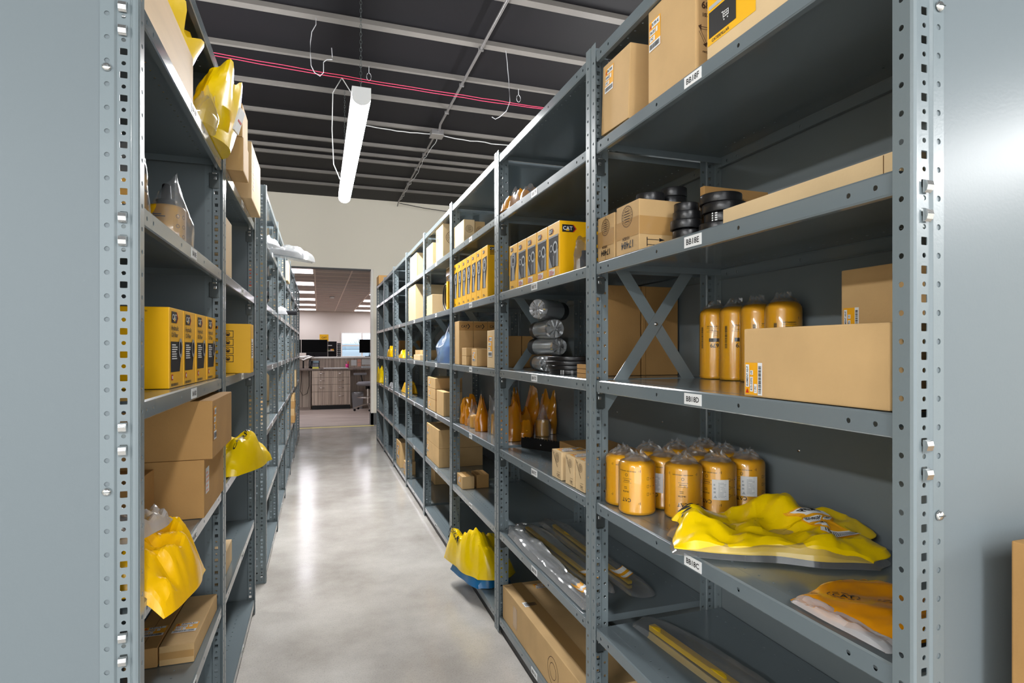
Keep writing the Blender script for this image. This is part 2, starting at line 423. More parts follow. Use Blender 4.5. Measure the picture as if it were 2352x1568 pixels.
m = MB(); m.box(.855, 1.3, 10.27, 10.3, 0, .2, DARKB); m.box(.85, .9, 10.27, 10.46, 0, .2, DARKB); struct('baseboard_front', m)
m = MB(); m.box(-7.1, -7, -6, 10.4, 0, 3.9, WALLM); struct('wall_left', m)
m = MB(); m.box(8, 8.1, -6, 10.4, 0, 3.9, WALLM); struct('wall_right', m)
# office beyond
m = MB(); m.box(-5.1, -5, 10.45, 23, 0, 2.9, OWALL); struct('wall_office_left', m)
m = MB(); m.box(6, 6.1, 10.45, 23, 0, 2.9, OWALL); struct('wall_office_right', m)
WX0, WX1, WZ0, WZ1 = .79, 2.1, 1.0, 1.95
m = MB()
m.box(-5, WX0, 22.6, 22.75, 0, 2.9, OWALL); m.box(WX1, 6, 22.6, 22.75, 0, 2.9, OWALL); m.box(WX0, WX1, 22.6, 22.75, 0, WZ0, OWALL); m.box(WX0, WX1, 22.6, 22.75, WZ1, 2.9, OWALL)
struct('wall_office_back', m)
win = MB()
for x0, x1, z0, z1 in ((WX0, WX0 + .04, WZ0, WZ1), (WX1 - .04, WX1, WZ0, WZ1), (WX0 + .04, WX1 - .04, WZ1 - .04, WZ1), (WX0 + .04, WX1 - .04, WZ0, WZ0 + .05), (1.53, 1.58, WZ0 + .05, WZ1 - .04), (WX0 + .04, 1.53, WZ0 + .42, WZ0 + .47), (1.58, WX1 - .04, WZ0 + .42, WZ0 + .47)):
    win.box(x0, x1, 22.56, 22.7, z0, z1, TRIMW)
wo = struct('window_1', win)
g = MB(); g.box(WX0, WX1, 22.64, 22.646, WZ0, WZ1, film('window_glass', (235, 240, 245), 0.06, 0.02, tint=(238, 243, 250))); g.build('window_pane', wo)
g = MB(); g.box(WX0 - .04, WX1 + .04, 22.5, 22.6, WZ0 - .05, WZ0, TRIMW); g.build('window_sill', wo)
# tiled ceiling of the office
m = MB(); m.box(-5, 6, 10.45, 22.7, 2.72, 2.78, TILEC)
struct('ceiling_office', m)
m = MB(); y = 10.5
while y < 22.6: m.box(-5, 6, y, y + .024, 2.714, 2.7205, GRIDM); y += .61
for x in (-4.35, -3.13, -1.9, -1.29, -.08, .56, 1.2, 1.82, 3.04, 4.26): m.box(x, x + .024, 10.45, 22.6, 2.713, 2.7205, GRIDM)
struct('trim_30', m)
# ================================================================ THE RACKS
H = 2.223
DEP = 0.452
LV = [0.075, 0.47, 0.848, 1.212, 1.564, 1.925, 2.2]
LET = 'ABCDEFG'
def post_mesh(sx, sy, fine=True):
    """folded upright: punched front flange, bead, punched side; corner at the origin, side goes sx, flange goes sy"""
    b = MB(); pit = 0.0405; n = int(H / pit)
    X = lambda x, y: (sx * x, sy * y, 0)
    Z = (0, 0, 1)
    def seg(p, q, holes): 
        p = Vector(X(*p)); q = Vector(X(*q)); b.strip(p, Z, (q - p).normalized(), H, (q - p).length, holes, STEEL)
    seg((0, .031), (0, .005), [(.02 + i * pit, .013, .0042, False) for i in range(n)])
    seg((0, .005), (.0015, .0015), []); seg((.0015, .0015), (.005, 0), []); seg((.005, 0), (.009, 0), [])
    seg((.009, 0), (.0115, .003), []); seg((.0115, .003), (.0135, .003), [])
    seg((.0135, .003), (.0335, .003), sorted([(.02 + i * pit, .010, .0036, False) for i in range(n)] + [(.02 + pit / 2 + i * pit, .010, .0058, True) for i in range(n - 1)]))
    seg((.0335, .003), (.037, 0), []); seg((.037, 0), (.058, 0), [(.02 + i * pit, .0105, .0042, False) for i in range(n)])
    return solidified(b, .0014, 'upright_post')
PM = {(a, c): post_mesh(a, c) for a in (1, -1) for c in (1, -1)}

def shelf_mesh(L, sx):
    b = MB(); D = DEP - .004
    X = lambda x, y, z: (sx * x, y, z)
    def plane(x0, x1, z0, z1, holes=()):
        O = Vector(X(x0, 0, z0)); q = Vector(X(x1, 0, z1)) - O
        b.strip(O, (0, 1, 0), q.normalized(), L, q.length, list(holes), SHELFM)
    k = L / .936
    fh = [(t * L, .0145, .0042, False) for t in (.03, .079, .345, .655, .921, .97)]
    slots = [(.05 + i * (L - .1) / 21, .015, .0026, False) for i in range(22)]
    plane(.0, .0, -.033, -.003, fh); plane(0, .003, -.003, 0); plane(.003, .04, 0, 0); plane(.04, .07, 0, 0, slots); plane(.07, D - .07, 0, 0)
    plane(D - .07, D - .04, 0, 0, slots); plane(D - .04, D - .003, 0, 0); plane(D - .003, D, 0, -.003); plane(D, D, -.003, -.033, fh)
    plane(0, .002, -.033, -.035); plane(.002, .014, -.035, -.035); plane(.014, .014, -.035, -.028); plane(D - .002, D - .014, -.035, -.035)
    for y in (0, L):
        b.add([X(.001, y, -.02), X(D - .001, y, -.02), X(D - .001, y, 0), X(.001, y, 0)], [(0, 1, 2, 3)], SHELFM)
    return solidified(b, .0012, 'shelf')
_S = {}
def shelf_of(L, sx):
    k = (round(L, 3), sx)
    if k not in _S: _S[k] = shelf_mesh(L, sx)
    return _S[k]
def clip_mesh(sx, sy):
    """dark plate hooked into the post just under a shelf, with a light tongue on top"""
    b = MB()
    def bx(x0, x1, y0, y1, z0, z1, m): b.box(min(sx * x0, sx * x1), max(sx * x0, sx * x1), min(sy * y0, sy * y1), max(sy * y0, sy * y1), z0, z1, m, ch=.0012)
    bx(.012, .042, .0042, .0062, -.088, -.038, DARKST); bx(.018, .032, .004, .012, -.042, -.037, ZINC); bx(.019, .029, .006, .009, -.06, -.05, ZINC)
    bx(.016, .036, .006, .010, -.090, -.087, DARKST)
    return b.mesh('shelf_clip')
CM = {(a, c): clip_mesh(a, c) for a in (1, -1) for c in (1, -1)}
def hook_mesh(sx, sy):
    """bright tab of a shelf clip poking out of the outer side of an end post"""
    b = MB(); s = sx
    pts = [(.0055, -.001, .004), (.0055, -.005, .002), (.0055, -.0065, -.004), (.0055, -.0045, -.011), (.0055, -.001, -.014)]
    for k in range(4):
        (_, y0, z0), (_, y1, z1) = pts[k], pts[k + 1]
        xa, xb = s * .018, s * .030
        b.add([(xa, sy * y0, z0), (xb, sy * y0, z0), (xb, sy * y1, z1), (xa, sy * y1, z1)], [(0, 1, 2, 3)], ZINC, True)
        b.add([(xa, sy * y0, z0), (xa, sy * y1, z1), (xa, sy * .001, z1), (xa, sy * .001, z0)], [(0, 1, 2, 3)], ZINC)
        b.add([(xb, sy * y0, z0), (xb, sy * y1, z1), (xb, sy * .001, z1), (xb, sy * .001, z0)], [(0, 1, 2, 3)], ZINC)
    return b.mesh('clip_tab')
HM = {(a, c): hook_mesh(a, c) for a in (1, -1) for c in (1, -1)}
def bolt_mesh(ax, sgn):
    b = MB(); M = {'y': Matrix.Rotation(PI / 2 * sgn, 4, 'X'), 'x': Matrix.Rotation(-PI / 2 * sgn, 4, 'Y')}[ax]
    b.lathe([(0, .0042), (.003, .004), (.0058, .0028), (.0072, .0006), (.0072, 0)], ZINC, 16, M)
    b.box(-.006, .006, -.0006, .0006, .0036, .0046, DARKST, M)
    return b.mesh('bolt')
BM_ = {(a, s): bolt_mesh(a, s) for a in 'xy' for s in (1, -1)}
def tag_mesh(txt, sx):
    b = MB(); F = Face((0, 0, 0), (0, -sx, 0), (0, 0, 1))
    b.box(-.0004, .0004, -.031, .031, -.0125, .0125, WHITE)
    ux = Face((-.0004 * sx, 0, 0), (0, -sx, 0), (0, 0, 1), eps=.0003)
    text(b, ux, txt, 0, 0, wd=.046, m=BLACK, k=1)
    return b.mesh('shelf_label')

def rack(name, label, Xf, sx, Y, half, code, panels=True, dividers=(), endpan=(), braces=True, tags=True, hooks=(), clips=True, skip=()):
    """Y = list of uprights (centre planes); half = 0.0 at an end upright, .. ; sx = +1 when the depth runs to +X"""
    root = thing(name, label, 'storage rack', (Xf, Y[0], 0))
    loc = lambda x, y, z: (sx * x, y - Y[0], z)
    n = len(Y)
    for i, y in enumerate(Y):
        for sy in ((1,) if i == 0 else (-1,) if i == n - 1 else (1, -1)):
            off = 0.0008 * sy
            link('upright_post', PM[(sx, sy)], root, loc(0, y + off, 0))
            link('upright_post', PM[(-sx, sy)], root, loc(DEP, y + off, 0))
    kick = MB()
    for i in range(n - 1):
        y0 = Y[i] + .033; y1 = Y[i + 1] - .033; L = y1 - y0
        for k, z in enumerate(LV):
            if (i, k) in skip: continue
            sh = link('shelf', shelf_of(L, sx), root, loc(.0025, y0, z))
            if clips and k < 6 and i < 4:
                for sy, yy in ((1, -.033), (-1, L + .033)): link('shelf_clip', CM[(sx, sy)], sh, (0, yy, 0))
            if tags and k < 6:
                link('shelf_label', tag_mesh(code % (i, LET[k]), sx), sh, (-sx * .0012, L * .5, -.018))
        if panels:
            b = MB(); b.box(0, .0015, 0, Y[i + 1] - Y[i] - .004, .05, H - .01, PANEL)
            for zz in (.66, 1.03, 1.39, 1.75, 2.07):
                for yy in (.31, .66): b.lathe([(0, .002), (.004, .0015), (.005, 0)], ZINC, 10, Matrix.Translation((0, yy, zz)) @ Matrix.Rotation(-PI / 2 * sx, 4, 'Y'))
            b.build('back_panel', root, loc(DEP + .002 if sx > 0 else DEP + .0035, Y[i] + .002, 0))
        b = MB(); b.box(0, .002, .0, L, .0, .04, BLK); b.build('kick_plate', root, loc(.012, y0, .0))
    for i, y in enumerate(Y):
        if i in dividers or i in endpan:
            b = MB(); s = 1 if i == 0 else -1 if i == n - 1 else 0
            xa, xb = sorted((sx * .0372, sx * (DEP - .0372)))
            b.box(xa, xb, -.0006, .0006, .05, H - .01, PANEL)
            b.build('side_panel', root, (0, y - Y[0] + s * .0024, 0))
        elif braces:
            d = .0 if 0 < i < n - 1 else (.004 if i == 0 else -.004)
            for zc in (1.385, .66, 2.05) if i in (1,) else (1.385,):
                br = MB(); hz = .275 if zc == 1.385 else .14
                for sg, dy in ((1, -.0016), (-1, .0016)):
                    p = Vector((sx * .03, dy, zc - sg * hz)); q = Vector((sx * (DEP - .03), dy, zc + sg * hz)); t = (q - p).normalized(); nn = Vector((-t.z, 0, t.x)) * .0195
                    vs = [p - nn, q - nn, q + nn, p + nn]; th = Vector((0, .0014, 0))
                    vs += [v + th for v in vs]
                    br.add(vs, [(0, 1, 2, 3), (7, 6, 5, 4), (0, 4, 5, 1), (1, 5, 6, 2), (2, 6, 7, 3), (3, 7, 4, 0)], STEEL)
                br.lathe([(0, .006), (.005, .005), (.007, 0)], ZINC, 12, Matrix.Translation((sx * DEP / 2, -.0016, zc)) @ Matrix.Rotation(PI / 2, 4, 'X'))
                if zc == 1.385: br.build('cross_brace', root, (0, y - Y[0] + d, 0))
        if i in endpan:
            s = 1 if i == 0 else -1
            for z in (.55, 1.06 if sx < 0 else 1.07, 1.79, 2.1):
                link('bolt', BM_[('y', s)], root, (sx * .0475, y - Y[0] - .0015 * s, z))
            for z in LV[1:6]:
                for dz in (-.04, -.0805):
                    zz = .02 + .02025 + round((z + dz - .04) / .0405) * .0405
                    link('clip_tab', HM[(sx, s)], root, (0, y - Y[0], zz))
    return root

XR, XL, XL2 = .786, -.298, -.278
YR = [.587] + [1.597 + .984 * i for i in range(8)]
class Code:
    def __init__(s, pre, n): s.pre = pre; s.n = n
    def __mod__(s, a): return '%s%d%s' % (s.pre, s.n - a[0], a[1])
rack('storage_rack', 'long grey steel shelving run along the right side of the aisle', XR, 1, YR, 0, Code('BB', 18), endpan=(0, 8))
YL = [1.165, 2.13, 3.135]
rack('storage_rack', 'short tall grey shelving unit at near left, behind the punched end post', XL, -1, YL, 0, Code('BA', 18), dividers=(1,), endpan=(0, 2))
YL2 = [3.50] + [4.49 + .983 * i for i in range(6)]
rack('storage_rack', 'grey shelving run farther back on the left, beyond the gap', XL2, -1, YL2, 0, Code('BA', 15), panels=False)
# the neighbouring aisle's run stands back to back with it
YL3 = [3.50] + [4.49 + .983 * i for i in range(6)]
rack('storage_rack', 'grey shelving run standing back to back behind the far left run', XL2 - 2 * DEP - .03, 1, YL3, 0, Code('AZ', 15), panels=False, clips=False, tags=False)

# ================================================================ LAMPS
def lamp(x, y0, y1, label, chain=True):
    L = y1 - y0
    r = thing('strip_light', label, 'ceiling light', (x, y0, 2.78), group=None)
    w_ = .056
    hs = MB(); hs.box(-w_, w_, 0, L, .075, .105, LAMPW, ch=.003)
    prof = [(w_ * math.cos(a), .045 - .05 * math.sin(a) if True else 0) for a in [PI * k / 12 for k in range(13)]]
    for yy in (-.004, L + .001):
        cap = MB()
        out = [(-w_, .105), (w_, .105)] + prof
        n = len(out)
        vs = [(a, yy, b) for a, b in out] + [(a, yy + .004, b) for a, b in out]
        cap.add(vs, [tuple(range(n)), tuple(range(n, 2 * n))[::-1]] + [(i, (i + 1) % n, n + (i + 1) % n, n + i) for i in range(n)], LAMPW); cap.build('end_cap', r)
    df = MB(); vs = []; fs = []
    pr = [(w_, .075)] + prof + [(-w_, .075)]
    for a, b in pr: vs += [(a, .001, b), (a, L - .001, b)]
    for i in range(len(pr) - 1): fs.append((2 * i, 2 * i + 1, 2 * i + 3, 2 * i + 2))
    df.add(vs, fs, DIFF, True)
    hs.build('housing', r); df.build('diffuser', r)
    for yy in (.06, L - .06):
        ch = MB(); z = .106; k = 0
        while z < 1.08:
            M = Matrix.Translation((0, yy, z + .014)) @ Matrix.Rotation(PI / 2 * (k % 2), 4, 'Z')
            pts = [(.006 * math.cos(t), 0, .014 * math.sin(t)) for t in [2 * PI * i / 10 for i in range(11)]]
            ch.tube([M @ Vector(p) for p in pts], .0016, DARKST, 5, caps=False); z += .024; k += 1
        ch.build('chain', r)
    return r
lamp(.245, 3.6, 6.05, 'long glowing strip light hanging on a chain over the aisle')
lamp(.245, -3.6, -1.2, 'strip light hanging over the aisle behind the viewer')
lamp(5.1, -3.5, -1.1, 'strip light hanging in the bay to the far right of the viewer')
lamp(-3.4, -2.9, -.5, 'strip light hanging in the bay to the far left of the viewer')
lamp(3.1, 3.6, 6.05, 'strip light over the next aisle on the right')
lamp(-2.4, 3.6, 6.05, 'strip light over the next aisle on the left')
# recessed troffers of the office ceiling
def troffer(x, y, label):
    r = thing('ceiling_troffer', label, 'ceiling light', (x, y, 2.712), group=None)
    f = MB()
    for a in ((-.61, .61, -.305, -.285), (-.61, .61, .285, .305), (-.61, -.59, -.285, .285), (.59, .61, -.285, .285)): f.box(a[0], a[1], a[2], a[3], -.006, .002, GRIDM)
    f.build('frame', r)
    l = MB(); l.box(-.59, .59, -.285, .285, -.002, .001, PANL); l.build('lens', r)
ORD = ['nearest', 'second nearest', 'third nearest', 'fourth nearest', 'fifth nearest', 'sixth nearest', 'seventh nearest', 'eighth nearest', 'ninth nearest', 'tenth nearest']
for i, y in enumerate((11.1, 13.2, 15.1, 17.3, 19.4, 21.7)):
    troffer(-.69, y, '%s white light panel in the left row of the office ceiling' % ORD[i])
for i, y in enumerate((15.1, 17.3, 19.4, 21.7)):
    troffer(1.83, y, '%s white light panel in the right row of the office ceiling' % ORD[i])

# ================================================================ CONDUIT, WIRES, CABLES
r = thing('conduit', 'metal conduit pipe running under the dark ceiling towards the front wall', 'pipe', (1.3, 0, 3.84))
m = MB(); m.tube([(0, 1.5, 0), (0, 6.45, 0), (.02, 6.6, -.02)], .013, CONDUIT); m.tube([(.0, 6.75, -.01), (.0, 10.0, 0), (0, 10.2, -.04)], .011, CONDUIT); m.build('pipe', r)
m = MB()
for y in (4.72, 5.42, 6.1, 7.5, 8.15, 8.9): m.box(-.022, .022, y - .01, y + .01, -.018, .012, CONDUIT, ch=.002)
m.build('strap', r)
r = thing('junction_box', 'square metal junction box on the ceiling conduit', 'electrical box', (1.3, 6.66, 3.80))
m = MB(); m.box(-.07, .07, -.07, .07, -.02, .035, CONDUIT, ch=.004); m.build('box', r)
m = MB(); m.box(-.075, .075, -.075, .075, -.027, -.0205, JOIST, ch=.002); m.build('cover', r)
def wavy(p, q, n, amp, seed, sag=0.0):
    rnd = random.Random(seed); out = []
    for i in range(n + 1):
        t = i / n; v = Vector(p).lerp(Vector(q), t)
        v += Vector((rnd.uniform(-amp, amp), rnd.uniform(-amp, amp), rnd.uniform(-amp, amp) - sag * 4 * t * (1 - t)))
        out.append(v)
    return out
def cable(name, pts, rr, mt, label, cat='cable', group=None):
    m = MB(); o = Vector(pts[0]); m.tube([Vector(p) - o for p in pts], rr, mt, 6); return m.build(name, None, o, label=label, cat=cat, group=group)
cable('pink_cable', wavy((-1.6, 5.34, 3.80), (2.6, 5.34, 3.70), 26, .003, 3, .03), .003, PINK, 'upper of two pink cables strung under the ceiling')
cable('pink_cable', wavy((-1.6, 5.355, 3.788), (2.6, 5.355, 3.69), 26, .003, 5, .034), .003, PINK, 'lower of two pink cables strung under the ceiling')
cable('white_cable', wavy((.3, 6.7, 3.84), (1.24, 6.7, 3.81), 12, .004, 6, .02), .006, CABLE, 'white cable from the hanging lamp to the junction box')
cable('white_cable', wavy((1.36, 6.7, 3.81), (2.6, 6.7, 3.8), 14, .006, 7, .02), .006, CABLE, 'white cable leaving the junction box towards the right rack')
cable('white_cable', wavy((1.33, 6.74, 3.80), (1.31, 9.9, 3.82), 26, .014, 8, .0), .004, CABLE, 'thin white cable running loosely along the ceiling conduit')
cable('lamp_cord', [(.19, 5.6, 2.88), (.13, 5.55, 3.0), (.115, 5.5, 3.3), (.12, 5.42, 3.6), (.2, 5.5, 3.78), (.4, 6.2, 3.83), (.5, 6.7, 3.84)], .005, CABLE, 'thin power cord looping up from the hanging strip light')
cable('black_cable', wavy((1.32, 10.1, 3.83), (2.9, 10.2, 3.80), 10, .004, 9, .05), .006, BLK, 'dark cable sagging at the top of the beige wall')
cable('hanging_wire', [(-.02, 4.72, 3.86), (-.02, 4.7, 3.80), (-.05, 4.7, 3.74), (-.06, 4.7, 3.66), (-.06, 4.7, 3.56), (-.055, 4.7, 3.48), (-.03, 4.7, 3.43), (.01, 4.7, 3.41), (.035, 4.7, 3.44), (.035, 4.7, 3.52), (.06, 4.7, 3.545), (.1, 4.7, 3.55), (.1, 4.7, 3.57), (.095, 4.7, 3.64)], .0035, WIRE, 'thin bent wire hanging from a joist left of the lamp', 'wire')
cable('hanging_wire', [(1.52, 4.72, 3.86), (1.525, 4.7, 3.76), (1.53, 4.7, 3.7), (1.54, 4.7, 3.6), (1.55, 4.7, 3.42), (1.52, 4.7, 3.34), (1.46, 4.7, 3.28), (1.42, 4.7, 3.255), (1.39, 4.7, 3.27)], .0035, WIRE, 'thin bent wire hanging from a joist above the right rack', 'wire')
for x, t in ((.43, 'small wire hook holding the pink cables near the lamp chain'), (1.86, 'small wire hook holding the pink cables above the right rack')):
    m = MB(); m.tube([(0, 0, .13), (0, 0, .07)] + [(.02 * math.sin(a), 0, .035 + .035 * math.cos(a)) for a in [2 * PI * k / 12 for k in range(12)]], .003, WIRE, 6)
    m.build('wire_hook', None, (x, 5.37, 3.73), label=t, cat='hook')
# ================================================================ BUILDERS FOR WHAT STANDS ON THE SHELVES
class Surf:
    """frame to print on a crumpled surface: fn(u, v) -> point"""
    curve = None
    def __init__(s, fn, ou, ov, ang=0, eps=.0012): s.fn = fn; s.ou = ou; s.ov = ov; s.a = ang; s.eps = eps; s.curve = (1,)
    def p(s, u, v, k=1):
        c, q = math.cos(s.a), math.sin(s.a); return Vector(s.fn(s.ou + u * c - v * q, s.ov + u * q + v * c)) + Vector((0, 0, s.eps * k))
def carton(label, X0, X1, Y0, Y1, z, h, mt=None, side=1, rz=0, seam='', tape='', pr=None, lb=None, cat='box', group=None, name='cardboard_box', tilt=0, ch=.0025, open_=False):
    """side = +1 right rack (aisle face looks to -X), -1 left rack (aisle face looks to +X)"""
    mt = mt or CARD
    w, d = X1 - X0, Y1 - Y0
    r = thing(name, label, cat, ((X0 + X1) / 2, (Y0 + Y1) / 2, z), (tilt, 0, rz), group)
    b = MB(); b.box(-w / 2, w / 2, -d / 2, d / 2, .0004, h, mt, ch=ch)
    F = {'c': Face((-w / 2, -d / 2, 0), (1, 0, 0), (0, 0, 1)), 't': Face((-w / 2, -d / 2, h), (1, 0, 0), (0, 1, 0)),
         'a': Face((-w / 2, d / 2, 0), (0, -1, 0), (0, 0, 1)) if side > 0 else Face((w / 2, -d / 2, 0), (0, 1, 0), (0, 0, 1))}
    S = {'c': (w, h), 't': (w, d), 'a': (d, h)}
    for s in seam.split():           # e.g. cv = vertical slit on the camera face, th = across the top
        f, o = s[0], s[1]; W, Hh = S[f]
        if o == 'v': rect(b, F[f], W * (float(s[2:]) if len(s) > 2 else .5) - .0008, .002, .0016, Hh - .004, SEAM)
        else: rect(b, F[f], .002, Hh * (float(s[2:]) if len(s) > 2 else .5) - .0008, W - .004, .0016, SEAM)
    b.build('carton', r)
    if tape:
        t = MB()
        for s in tape.split():
            f, o = s[0], s[1]; W, Hh = S[f]; k = float(s[2:]) if len(s) > 2 else .5
            tw = min(.05, .35 * (W if o == 'v' else Hh))
            if o == 'v': rect(t, F[f], W * k - tw / 2, .001, tw, Hh - .002, TAPE, 1.5)
            else: rect(t, F[f], .001, Hh * k - tw / 2, W - .002, tw, TAPE, 1.5)
        t.build('packing_tape', r)
    if pr:
        p = MB(); pr(p, F, S)
        if p.f: p.build('printing', r)
    if lb:
        p = MB(); lb(p, F, S)
        if p.f: p.build('parts_label', r)
    return r
def crz(x, y, f, seed):
    """sharp straight folds: a sum of creased waves in odd directions (0 .. about 0.6)"""
    rnd = random.Random(int(seed * 13) + 5); z = 0; tot = 0
    wx = x + .25 / f * noise.noise(Vector((x * f * .6, y * f * .6, seed))); wy = y + .25 / f * noise.noise(Vector((y * f * .6, x * f * .6, seed + 5)))
    for k in range(5):
        a = rnd.uniform(0, PI); ff = f * rnd.uniform(.35, 1.0); ph = rnd.uniform(0, 1)
        t = (wx * math.cos(a) + wy * math.sin(a)) * ff + ph; t = abs((t % 1) * 2 - 1)
        wt = max(0, .5 + noise.noise(Vector((x * f * .35 + k * 7, y * f * .35, seed)))) / (ff / f)
        z += t * wt; tot += wt
    return .62 * z / max(tot, .3)
def pillow_fn(a, b, h, seed, amp=.35, f=6.0, base=.0, edge=.12, flat=4):
    """height of a crumpled pillow over the plane, and its outline"""
    def fn(u, v, top=True):
        e = 1 + edge * noise.noise(Vector((math.atan2(v, u) * 1.6 + seed, seed * .7, 0)))
        m = max(abs(u), abs(v), 1e-6); l = math.hypot(u, v); k = m / l if l > 1e-6 else 1
        k = k * .35 + .65                                   # between square and round
        x, y = a * u * k * e, b * v * k * e
        if not top: return (x, y, base + .0005 + .004 * m ** 4)
        s = (1 - abs(u) ** flat) * (1 - abs(v) ** flat)
        big = .72 + .5 * noise.noise(Vector((u * 1.3 + seed, v * 1.3, seed)))
        c = 1.5 * (crz(x, y, f / max(a, b) * .45, seed) - .3) + .45 * (crz(x, y, f / max(a, b) * 1.2, seed + 9) - .3)
        z = h * (min(1, 1.7 * s) ** .6 * big + amp * c * (s ** .4) ) + .004
        return (x, y, base + max(.0015, z))
    return fn
def pillow(mt, fn, nx=44, ny=30, shell=None, M=None, mb=None):
    b = mb or MB(); top = []; bot = []
    for j in range(ny + 1):
        for i in range(nx + 1):
            u, v = -1 + 2 * i / nx, -1 + 2 * j / ny
            p = fn(u, v); top.append(p)
            bot.append((p[0], p[1], max(.0008, p[2] - shell)) if shell else fn(u, v, False))
    n = nx + 1; N = len(top); fs = []
    for j in range(ny):
        for i in range(nx):
            k = j * n + i; fs += [(k, k + 1, k + n + 1, k + n), (N + k, N + k + n, N + k + n + 1, N + k + 1)]
    bd = [i for i in range(nx)] + [j * n + nx for j in range(ny)] + [ny * n + i for i in range(nx, 0, -1)] + [j * n for j in range(ny, 0, -1)]
    for q in range(len(bd)):
        a, c = bd[q], bd[(q + 1) % len(bd)]; fs.append((a, N + a, N + c, c))
    b.add(top + bot, fs, mt, True, M); b.sharp = math.radians(17)
    return b
def warped(me_mb, fn):
    me_mb.v = [tuple(fn(Vector(p))) for p in me_mb.v]; return me_mb
def upright_bag(mt, a, c, h, seed, n=28, m=22, pinch=.86):
    """a standing soft bag: closed loop sections narrowing and crumpling towards a pinched top"""
    b = MB(); vs = []; fs = []
    for j in range(m + 1):
        t = j / m; ra = a * (1 + .06 * math.sin(3 * t) - .18 * t * t); rc = c * (1 - pinch * max(0, t - .35) / .65)
        for i in range(n):
            an = 2 * PI * i / n; k = 1 + .5 * (crz(an * 1.0, t * 2.0, 1.2, seed) - .3) * (0.6 + t)
            lift = h * t * (1 + .34 * t * noise.noise(Vector((math.cos(an) * 1.5, math.sin(an) * .4, seed * 1.7))))
            vs.append((ra * k * math.cos(an), rc * k * math.sin(an), max(0.001, lift) + .0))
    for j in range(m):
        for i in range(n): fs.append((j * n + i, j * n + (i + 1) % n, (j + 1) * n + (i + 1) % n, (j + 1) * n + i))
    b.add(vs, fs, mt, True); b.add(vs[:n], [tuple(range(n))[::-1]], mt); b.sharp = math.radians(20)
    return b
def canister_can(r, h, mt=YFIL):
    b = MB()
    b.lathe([(0, .001), (r * .93, .001), (r * .97, .0035), (r * .985, .006), (r, .007), (r, .010), (r * .975, .012), (r * .975, h * .86), (r * .95, h * .91), (r * .86, h * .945), (r * .6, h * .975), (r * .3, h * .99), (0, h)], mt, 40)
    return b
def wrap_knot(r, h, seed):
    rnd = random.Random(seed); b = MB(); R = r * 1.012
    # shrink film round the can
    b.lathe([(R * .97, .002), (R * 1.01, .012), (R * 1.0, h * .5), (R, h * .88), (R * .9, h * .94), (R * .5, h * .99), (R * .2, h * 1.02)], WRAP, 32)
    # crumpled tuft on top
    n = 22; vs = []; fs = []; rows = 6
    for j in range(rows):
        t = j / (rows - 1)
        for i in range(n):
            an = 2 * PI * i / n; rr = R * (.62 * (1 - t) ** 1.3 + .10 + .16 * t) * (1 + .5 * rnd.uniform(-1, 1) * (.3 + t * .7))
            vs.append((rr * math.cos(an), rr * math.sin(an), h * (.965 + .035 * (1 - (1 - t) ** 2)) + r * .34 * t * (1 + .5 * rnd.uniform(-1, 1))))
    for j in range(rows - 1):
        for i in range(n): fs.append((j * n + i, j * n + (i + 1) % n, (j + 1) * n + (i + 1) % n, (j + 1) * n + i))
    b.add(vs, fs, CLEAR)
    for k in range(0):
        an = rnd.uniform(0, 6.28); pts = [(R * 1.004 * math.cos(an + .1 * math.sin(q)), R * 1.004 * math.sin(an + .1 * math.sin(q)), .01 + (h * .85 - .01) * q / 6) for q in range(7)]
        b.tube(pts, .0006, MILKY, 4)
    return b
def short_print(r, h):
    b = MB(); F = Face((0, 0, 0), (1, 0, 0), (0, 0, 1), curve=(r * .975, 0, 0), eps=.0004)
    logo(b, F, 0, h * .27, .028, 'down')
    text(b, F, '1R-0734', -.002, h * .42, h=.0045, m=BLACK, rot=PI)
    for k in range(2): rect(b, F, -.008, h * .47 + k * .004, .010, .0012, BLACK)
    ring(b, F, 0, h * .72, .004, .001, BLACK); rect(b, F, -.012, h * .58, .026, .0008, BLACK); rect(b, F, -.012, h * .65, .026, .0008, BLACK)
    text(b, F, 'Advanced', .001, h * .615, h=.0035, m=BLACK, rot=PI)
    text(b, F, 'www.cat.com  www.cat.com', .0, h * .79, wd=.055, m=BLACK, rot=PI)
    for u in (.038, -.038):
        for v in (.2, .78): rect(b, F, u, h * v, .0012, .007, BLACK); text(b, F, '2', u - .003, h * v + .003, h=.003, m=BLACK, rot=PI)
    bars(b, F, -.075, h * .26, .007, h * .55, vert=True, seed=5)
    for k in range(3):
        v = h * (.36 + .14 * k); ring(b, F, .070, v + .004, .0022, .0006, BLACK, n=12); rect(b, F, .058, v, .007, .0008, BLACK); rect(b, F, .058, v + .007, .007, .0008, BLACK); rect(b, F, .058, v, .0008, .007, BLACK); rect(b, F, .064, v, .0008, .007, BLACK)
        rect(b, F, .080, v + .003, .006, .0014, BLACK)
    return b
